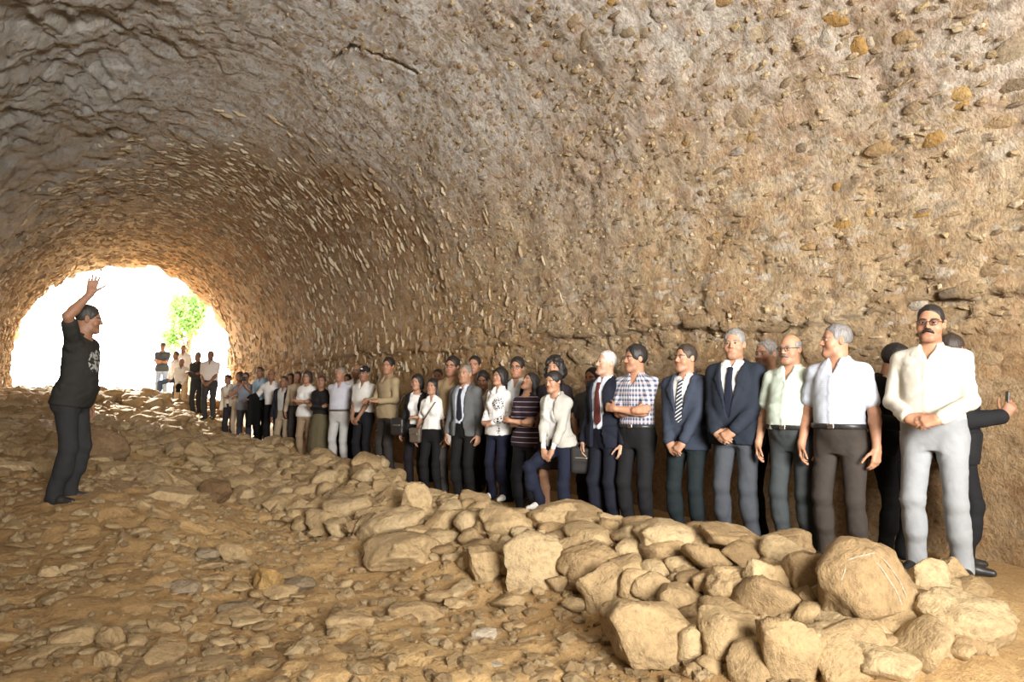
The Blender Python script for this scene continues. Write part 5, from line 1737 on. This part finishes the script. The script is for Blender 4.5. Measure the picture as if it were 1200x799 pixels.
pp('p14', 'woman in dark striped top with folded arms looking up at the vault', 617, 436, 7.7, 1.63, yaw=35, head=48, nod=-.45, sex='f', skin=SK1, hair=('long', BLACK_H),
   shirt=((0.030, 0.018, 0.026), 'rows', (0.36, 0.30, 0.34)), collar=False, sleeve='short', trousers=((0.009, 0.008, 0.010),), arms='cross', untuck=True)
pp('p15', 'man with dark-framed spectacles in black blazer behind the striped top', 606, 420, 8.3, None, yaw=25, head=20, skin=SK2, hair=('thick', BLACK_H), glasses=True, shirt=((0.62, 0.64, 0.64),), jacket=((BLACK,), 'open', .83), trousers=(BLACK,), arms='sides')
pp('p16', 'woman in white blouse with black embroidery and white shoes, dark bobbed hair', 584, 433, 8.2, 1.56, yaw=42, head=45, nod=-.06, sex='f', skin=SK1, hair=('bob', BLACK_H), lean=-.03,
   shirt=((0.80, 0.79, 0.77), 'embroidered', (0.015, 0.014, 0.014)), trousers=((0.010, 0.012, 0.026),), shoes='white', arms='clasp_high', untuck=True)
pp('p17', 'grey-haired man in mid grey suit jacket hanging open over a dark tie', 545, 428, 8.8, 1.73, yaw=38, head=30, nod=-.06, skin=SK1, hair=('buzz', (0.19, 0.165, 0.145)),
   shirt=((0.60, 0.64, 0.74),), tie=((0.02, 0.022, 0.03),), jacket=(((0.11, 0.112, 0.112),), 'open', .84), trousers=(BLACK,), arms='sides')
pp('p18', 'dark-haired man in the back row just above the grey suit', 556, 418, 9.7, None, yaw=20, head=15, skin=SK2, hair=('short', BLACK_H), shirt=((0.30, 0.24, 0.17),), trousers=(BLACK,), arms='sides')
pp('p19', 'dark-haired person with lowered face behind the grey suit\'s shoulder', 567, 435, 9.35, None, yaw=15, head=15, nod=.3, skin=SK3, hair=('thick', BLACK_H), shirt=((0.55, 0.52, 0.47),), trousers=(BLACK,), arms='sides')
pp('p20', 'tall man with glasses in tan shirt behind the grey suit', 530, 419, 9.3, None, yaw=25, head=25, skin=SK2, hair=('thick', BLACK_H), glasses=True, shirt=((0.28, 0.20, 0.11),), sleeve='short', trousers=((0.05, 0.045, 0.04),), arms='sides')
pp('p21', 'man in the back row looking out beside the tan shirt', 513, 433, 10.3, None, yaw=15, head=10, skin=SK3, hair=('buzz', DARK_H), shirt=((0.25, 0.19, 0.12),), trousers=(BLACK,), arms='sides')
pp('p22', 'woman in white blouse with long dark hair and a strap across her chest', 507, 444, 9.3, 1.58, yaw=30, head=28, sex='f', skin=SK1, hair=('long', BLACK_H), shirt=((0.78, 0.76, 0.71),), sleeve='short', trousers=(BLACK,), arms='sides')
pp('p23', 'woman in black open cardigan over a white top', 489, 439, 9.7, 1.62, yaw=28, head=28, sex='f', skin=SK1, hair=('bob', BLACK_H), shirt=((0.78, 0.77, 0.74),), collar=False, jacket=(((0.016, 0.014, 0.014),), 'open', .80), trousers=((0.011, 0.009, 0.012),), arms=('fore', 'sides'))
pp('p24', 'man in tan long-sleeved shirt holding his hands before him, dark trousers', 455, 420, 10.5, 1.79, yaw=55, head=28, skin=SK2, hair=('thick', BLACK_H), shirt=((0.34, 0.26, 0.15),), trousers=((0.035, 0.030, 0.026),), arms='fore', untuck=True)
pp('p25', 'man in black peaked cap and white short-sleeved shirt', 427, 430, 11.2, 1.70, yaw=40, head=30, skin=SK3, hair=('buzz', DARK_H), cap=(0.018, 0.018, 0.02), shirt=((0.72, 0.70, 0.65),), sleeve='short', trousers=((0.010, 0.010, 0.012),), arms=('clasp_low', 'clasp_low'), build=1.05, belly=.04)
pp('p26', 'tall balding man in white shirt behind the black peaked cap', 418, 427, 12.2, None, yaw=20, head=20, skin=SK3, hair=('ring', DARK_H), shirt=((0.78, 0.77, 0.74),), trousers=(BLACK,), arms='sides')
pp('p27', 'grey-haired man in pale lilac shirt and pale grey trousers with brown belt', 399, 431, 11.8, 1.72, yaw=28, head=30, skin=SK2, hair=('short', (0.22, 0.18, 0.15)), shirt=((0.52, 0.52, 0.58),), sleeve='short', trousers=((0.46, 0.45, 0.43),), belt=M_BROWN_L, arms='behind', build=1.06, belly=.04)
pp('p28', 'dark-haired person in the back row behind the lilac shirt', 407, 439, 12.9, None, yaw=15, skin=SK3, hair=('short', BLACK_H), shirt=((0.2, 0.18, 0.16),), trousers=(BLACK,), arms='sides')
pp('p29', 'woman in black top and long olive skirt with folded arms', 377, 440, 12.3, 1.62, yaw=20, head=15, sex='f', skin=SK3, hair=('tied', (0.06, 0.03, 0.022)), shirt=((0.016, 0.014, 0.014),), collar=False, skirt=((0.12, 0.10, 0.055), .10), arms='cross')
pp('p30', 'woman in white top and brown trousers with folded arms', 360, 435, 12.8, 1.66, yaw=30, head=22, sex='f', skin=SK2, hair=('bob', DARK_H), shirt=((0.80, 0.78, 0.74),), collar=False, sleeve='short', trousers=((0.30, 0.21, 0.13),), arms='cross', untuck=True)
pp('p31', 'man in beige top beside the woman in white top', 349, 436, 13.7, None, yaw=22, skin=SK2, hair=('short', DARK_H), shirt=((0.46, 0.36, 0.25),), trousers=((0.06, 0.05, 0.045),), arms='sides')
pp('p32', 'man in black jacket in the dark middle of the far row', 341, 438, 14.3, None, yaw=20, skin=SK3, hair=('short', BLACK_H), shirt=((0.5, 0.45, 0.4),), jacket=((BLACK,), 'open', .82), trousers=(BLACK,), arms='sides')
pp('p33', 'short man in dark suit and sunglasses in the far row', 333, 441, 14.0, 1.62, yaw=32, head=35, skin=SK3, hair=('buzz', DARK_H), glasses=True, shirt=((0.5, 0.48, 0.45),), jacket=(((0.022, 0.022, 0.028),), 'open', .82), trousers=((0.35, 0.27, 0.18),), arms='sides')
pp('p34', 'man in white shirt holding a black jacket over his arm', 321, 433, 14.7, 1.74, yaw=18, head=10, skin=SK3, hair=('ring', BLACK_H), shirt=((0.80, 0.76, 0.72),), trousers=(BLACK,), arms=('sides', 'out'), turnlean=-.08)
pp('p35', 'man in light blue shirt leaning beside the white shirt', 310, 430, 15.6, 1.74, yaw=35, head=35, skin=SK3, hair=('buzz', DARK_H), shirt=((0.36, 0.52, 0.66),), sleeve='short', trousers=(BLACK,), arms='sides', turnlean=-.16)
pp('p36', 'person barely visible behind the light blue shirt', 306, 437, 16.6, None, yaw=10, skin=SK3, hair=('short', BLACK_H), shirt=((0.3, 0.3, 0.3),), trousers=(BLACK,), arms='sides')
pp('p37', 'man in grey-blue tee shirt lifting a camera to his face', 288, 437, 16.2, 1.70, yaw=10, skin=SK2, hair=('short', DARK_H), shirt=((0.25, 0.28, 0.34),), collar=False, sleeve='short', trousers=((0.05, 0.055, 0.07),), arms='phone', untuck=True)
pp('p38', 'woman with brown hair in white top beside the man with the camera', 281, 436, 16.9, None, yaw=35, sex='f', skin=SK2, hair=('bob', DARK_H), shirt=((0.75, 0.72, 0.68),), collar=False, trousers=((0.60, 0.52, 0.42),), arms='fore')
pp('p39', 'person in pale vest and dark trousers leaning at the edge of the far group', 271, 439, 17.0, 1.66, yaw=35, head=40, skin=SK2, hair=('short', DARK_H), shirt=((0.80, 0.77, 0.70),), vest=(0.55, 0.48, 0.38), trousers=((0.03, 0.03, 0.04),), arms='sides', turnlean=-.14)
pp('p40', 'bald bearded man in white shirt and dark trousers near the cave mouth, hands clasped', 247, 411, 17.5, 1.76, yaw=18, head=5, skin=SK3, hair=('ring', DARK_H), beard=(0.12, 0.10, 0.09), shirt=((0.80, 0.73, 0.68),), sleeve='short', trousers=((0.045, 0.045, 0.045),), arms='clasp', build=1.08, belly=.04)
pp('p41', 'man in dark shirt and dark trousers with folded arms near the cave mouth', 232, 413, 18.6, 1.70, yaw=35, head=25, skin=SK3, hair=('buzz', (0.1, 0.08, 0.07)), shirt=((0.045, 0.045, 0.042),), trousers=((0.03, 0.032, 0.034),), arms='cross')
pp('p42', 'man in white shirt and khaki trousers holding a black cap', 213, 420, 19.9, 1.56, yaw=15, skin=SK3, hair=('ring', WHITE_H), shirt=((0.80, 0.78, 0.72),), trousers=((0.55, 0.42, 0.24),), arms='clasp_low')
pp('p43', 'man in white shirt standing behind the khaki trousers', 215, 404, 21.6, 1.74, yaw=10, skin=SK3, hair=('ring', GREY_H), shirt=((0.82, 0.80, 0.78),), trousers=((0.2, 0.2, 0.2),), arms='sides')
pp('p44', 'man in white shirt and blue jeans with one leg up on the rocks', 206, 412, 20.8, 1.72, yaw=55, head=30, skin=SK3, hair=('short', DARK_H), shirt=((0.82, 0.80, 0.78),), trousers=((0.07, 0.10, 0.17),), arms='clasp_low', feet={-1: (0.02, -.48, .30)})
pp('p45', 'man in dark grey tee shirt and light blue jeans outside the cave mouth, arms folded', 191, 402, 22.0, 1.78, yaw=10, head=5, skin=SK2, hair=('short', DARK_H), cap=(0.08, 0.08, 0.08), shirt=((0.075, 0.085, 0.095),), collar=False, sleeve='short', trousers=((0.36, 0.46, 0.62),), arms='cross', untuck=True)
pp('speaker', 'man in black printed tee shirt raising one hand to speak, in profile on the left', 90, 360, 6.2, 1.77, yaw=-68, head=-90, nod=-.04, skin=SK3, hair=('buzz', (0.028, 0.024, 0.02)), build=1.15, belly=.045,
   shirt=((0.026, 0.025, 0.022), 'print', (0.42, 0.42, 0.40)), collar=False, sleeve='short', trousers=((0.026, 0.026, 0.027),), arms=('sides', 'raise'), untuck=True, stance=.11, shoes='black', lean=.15, feet={1: (0, .03, 0), -1: (0, .06, 0)})

# ------------------------------------------------------------------ things they carry
def block(nm, size, mat, rad=.004, parent=None):
    f = Field().box((0, 0, 0), np.array(size) / 2, rad, .002)
    return link(nm, mesh_np(nm, *polygonise(f, max(min(size) / 3.2, .003))), mat, parent)
def held(info, k, off=(0.075, 0, -0.02)):
    el, wr, fd, up = info['A'][k][:4]
    M = frame(fd, up)
    return w_of(info, wr + M @ np.array(off)), M
def carry(o, p, rot=(0, 0, 0), label=None, cat=None):
    o.location = Vector(p); o.rotation_euler = rot
    tag(o, label, cat)

p, M = held(PPL['p2'], -1, (.085, 0, -.03))
ph = block('phone', (.075, .010, .15), M_BLACKP)
carry(ph, p + np.array([0, 0, .03]), (0.1, 0.1, PPL['p2']['rz']), 'dark phone held up by the man in black suit at far right', 'phone')
link_scr = block('screen', (.066, .003, .135), plain_mat('dark glass', (0.02, 0.022, 0.025), 0.1), .001, ph)
link_scr.location = (0, -.006, 0)
def bag(nm, p, w, h, t, mat, strap, rz, label):
    f = Field().box((0, 0, 0), (w / 2, t / 2, h / 2), t * .4, .01)
    f.box((0, 0, h * .2), (w / 2 + .004, t / 2 + .004, h * .32), t * .4, .006)
    o = link(nm, mesh_np(nm, *polygonise(f, .012)), mat)
    carry(o, p, (0, 0, rz), label, 'bag')
    v, q = tube_mesh('strap', strap, .009, 6)
    link('strap', mesh_np('strap', v, q), mat, o)
    fl = Field().box((0, -t * .5, h * .1), (w * .3, .008, .012), .004, .004)
    link('clasp', mesh_np('clasp', *polygonise(fl, .006)), M_STEEL, o)
I = PPL['p22']
bag('handbag', w_of(I, (-.20, -.15, .90)), .17, .20, .07, M_BROWN_L, [(0.02, .01, .08), (.13, -.015, .20), (.22, .0, .34), (.26, .06, .44), (.265, .14, .47)], I['rz'], 'brown shoulder bag at the hip of the woman with long dark hair')
I = PPL['p23']
bag('handbag', w_of(I, (-.27, -.10, .95)), .20, .24, .09, M_LEATHER, [(-.04, 0, .10), (-.02, .02, .26), (.04, .05, .42), (.09, .09, .45), (.08, .11, .40), (.03, .06, .11)], I['rz'], 'black bag hanging at the side of the woman in black cardigan')
I = PPL['p10']
bag('handbag', w_of(I, (-.27, -.06, .66)), .22, .26, .08, M_LEATHER, [(-.06, 0, .11), (-.03, 0, .17), (.03, 0, .17), (.06, 0, .11)], I['rz'] + .6, 'black bag hanging from the white-haired man\'s hand')
p, M = held(PPL['p17'], -1, (.09, 0, -.03))
o = block('phone', (.07, .009, .14), M_WHITE)
carry(o, p, (.4, .3, PPL['p17']['rz']), 'white phone in the hand of the man in grey suit', 'phone')
# jacket hung over the forearm
I = PPL['p34']
el, wr = I['A'][-1][0], I['A'][-1][1]
c = (el + wr) / 2
f = Field().rc(el + np.array([0, 0, .02]), wr + np.array([0, 0, .03]), .06, .06, .03)
for q in np.linspace(-.1, 1.0, 5):
    a = el + (wr - el) * q
    f.rc(a, a + np.array([0, -.04, -.50 - .06 * math.sin(q * 7)]), .055, .06, .05)
o = link('folded_jacket', mesh_np('folded_jacket', *polygonise(f, .024)), cloth_mat(BLACK))
carry(o, I['foot'], (0, 0, I['rz']), 'black jacket draped over the forearm of the man in white shirt', 'jacket')
# black cap in the hands of the man in khaki trousers
I = PPL['p42']
f = Field().el((0, 0, 0), (.085, .10, .075), .01).box((0, -.12, -.02), (.06, .05, .008), .008, .015)
f.box((0, 0, -.10), (.2, .2, .07), .01, .004, 's')
o = link('flat_cap', mesh_np('flat_cap', *polygonise(f, .014)), cloth_mat(BLACK))
carry(o, w_of(I, (0, -.25, .82)), (1.2, 0, I['rz']), 'black cap held by the man in khaki trousers', 'cap')
# camera at the eye of the photographer in the row
I = PPL['p37']
b = block('camera', (.13, .05, .085), M_BLACKP, .01)
carry(b, w_of(I, (0, -.20, 1.60)), (0, 0, I['rz']), 'small dark camera held to the face by the man in grey-blue tee shirt', 'camera')
v, q = tube_mesh('lens', [(0, -.025, 0), (0, -.085, 0)], .034, 14)
link('lens', mesh_np('lens', v, q), M_BLACKP, b)

# ------------------------------------------------------------------ tree outside
def tree(px, py, d, rad, hgt, label, seed):
    r = np.random.default_rng(seed)
    top = at(px, py, d)
    base = np.array([top[0], top[1], 0.4])
    root = bpy.data.objects.new('tree', None)
    C.objects.link(root)
    root.location = Vector(base)
    tag(root, label, 'tree')
    H_ = top[2] - base[2]
    bark = plain_mat('bark', (0.16, 0.11, 0.07), 0.9)
    v, q = tube_mesh('trunk', [(0, 0, -.6), (0.1, 0, H_ * .3), (-.05, .1, H_ * .6), (0.1, 0, H_)], np.array([.28, .22, .15, .06]), 9)
    link('trunk', mesh_np('trunk', v, q), bark, root)
    cl = []
    for k in range(9):
        a = np.array([0, 0, H_ * r.uniform(.45, .85)])
        b = np.array([r.normal(0, rad * .55), r.normal(0, rad * .55), H_ + r.normal(0, hgt * .45)])
        v, q = tube_mesh('branch', [a, (a + b) / 2 + r.normal(0, .2, 3), b], np.array([.09, .06, .02]), 6)
        link('branch', mesh_np('branch', v, q), bark, root)
        cl.append(b)
    n = 5200
    c = np.array(cl)[r.integers(0, len(cl), n)] + r.normal(0, 1, (n, 3)) * np.array([rad * .26, rad * .26, hgt * .22])
    a, b = r.normal(size=(n, 3)), r.normal(size=(n, 3))
    a /= np.linalg.norm(a, axis=1)[:, None]
    b = np.cross(a, b); b /= np.linalg.norm(b, axis=1)[:, None]
    s = r.uniform(.10, .2, n)[:, None]
    V = np.stack([c - a * s, c + b * s * .4, c + a * s, c - b * s * .4], 1).reshape(-1, 3)
    m, nt, bs = mat_new('leaf green')
    rr = ramp(nt, [(0, (0.16, 0.33, 0.08)), (1, (0.36, 0.56, 0.20))])
    nt.links.new(N(nt, 'ShaderNodeNewGeometry').outputs['Random Per Island'], rr.inputs[0])
    nt.links.new(rr.outputs[0], bs.inputs['Base Color'])
    bs.inputs['Roughness'].default_value = .5
    bs.inputs['Transmission Weight'].default_value = 0.0
    tl = N(nt, 'ShaderNodeBsdfTranslucent')
    nt.links.new(rr.outputs[0], tl.inputs[0])
    mx = N(nt, 'ShaderNodeMixShader', i_0=0.5)
    nt.links.new(bs.outputs[0], mx.inputs[1]); nt.links.new(tl.outputs[0], mx.inputs[2])
    nt.links.new(mx.outputs[0], nt.nodes['Material Output'].inputs[0])
    o = link('foliage', mesh_np('foliage', V, np.arange(4 * n).reshape(-1, 4), False), m, root)
    o['kind'] = 'stuff'
tree(222, 372, 40, 0.95, 2.4, 'leafy green tree in the glare outside the cave mouth', 5)
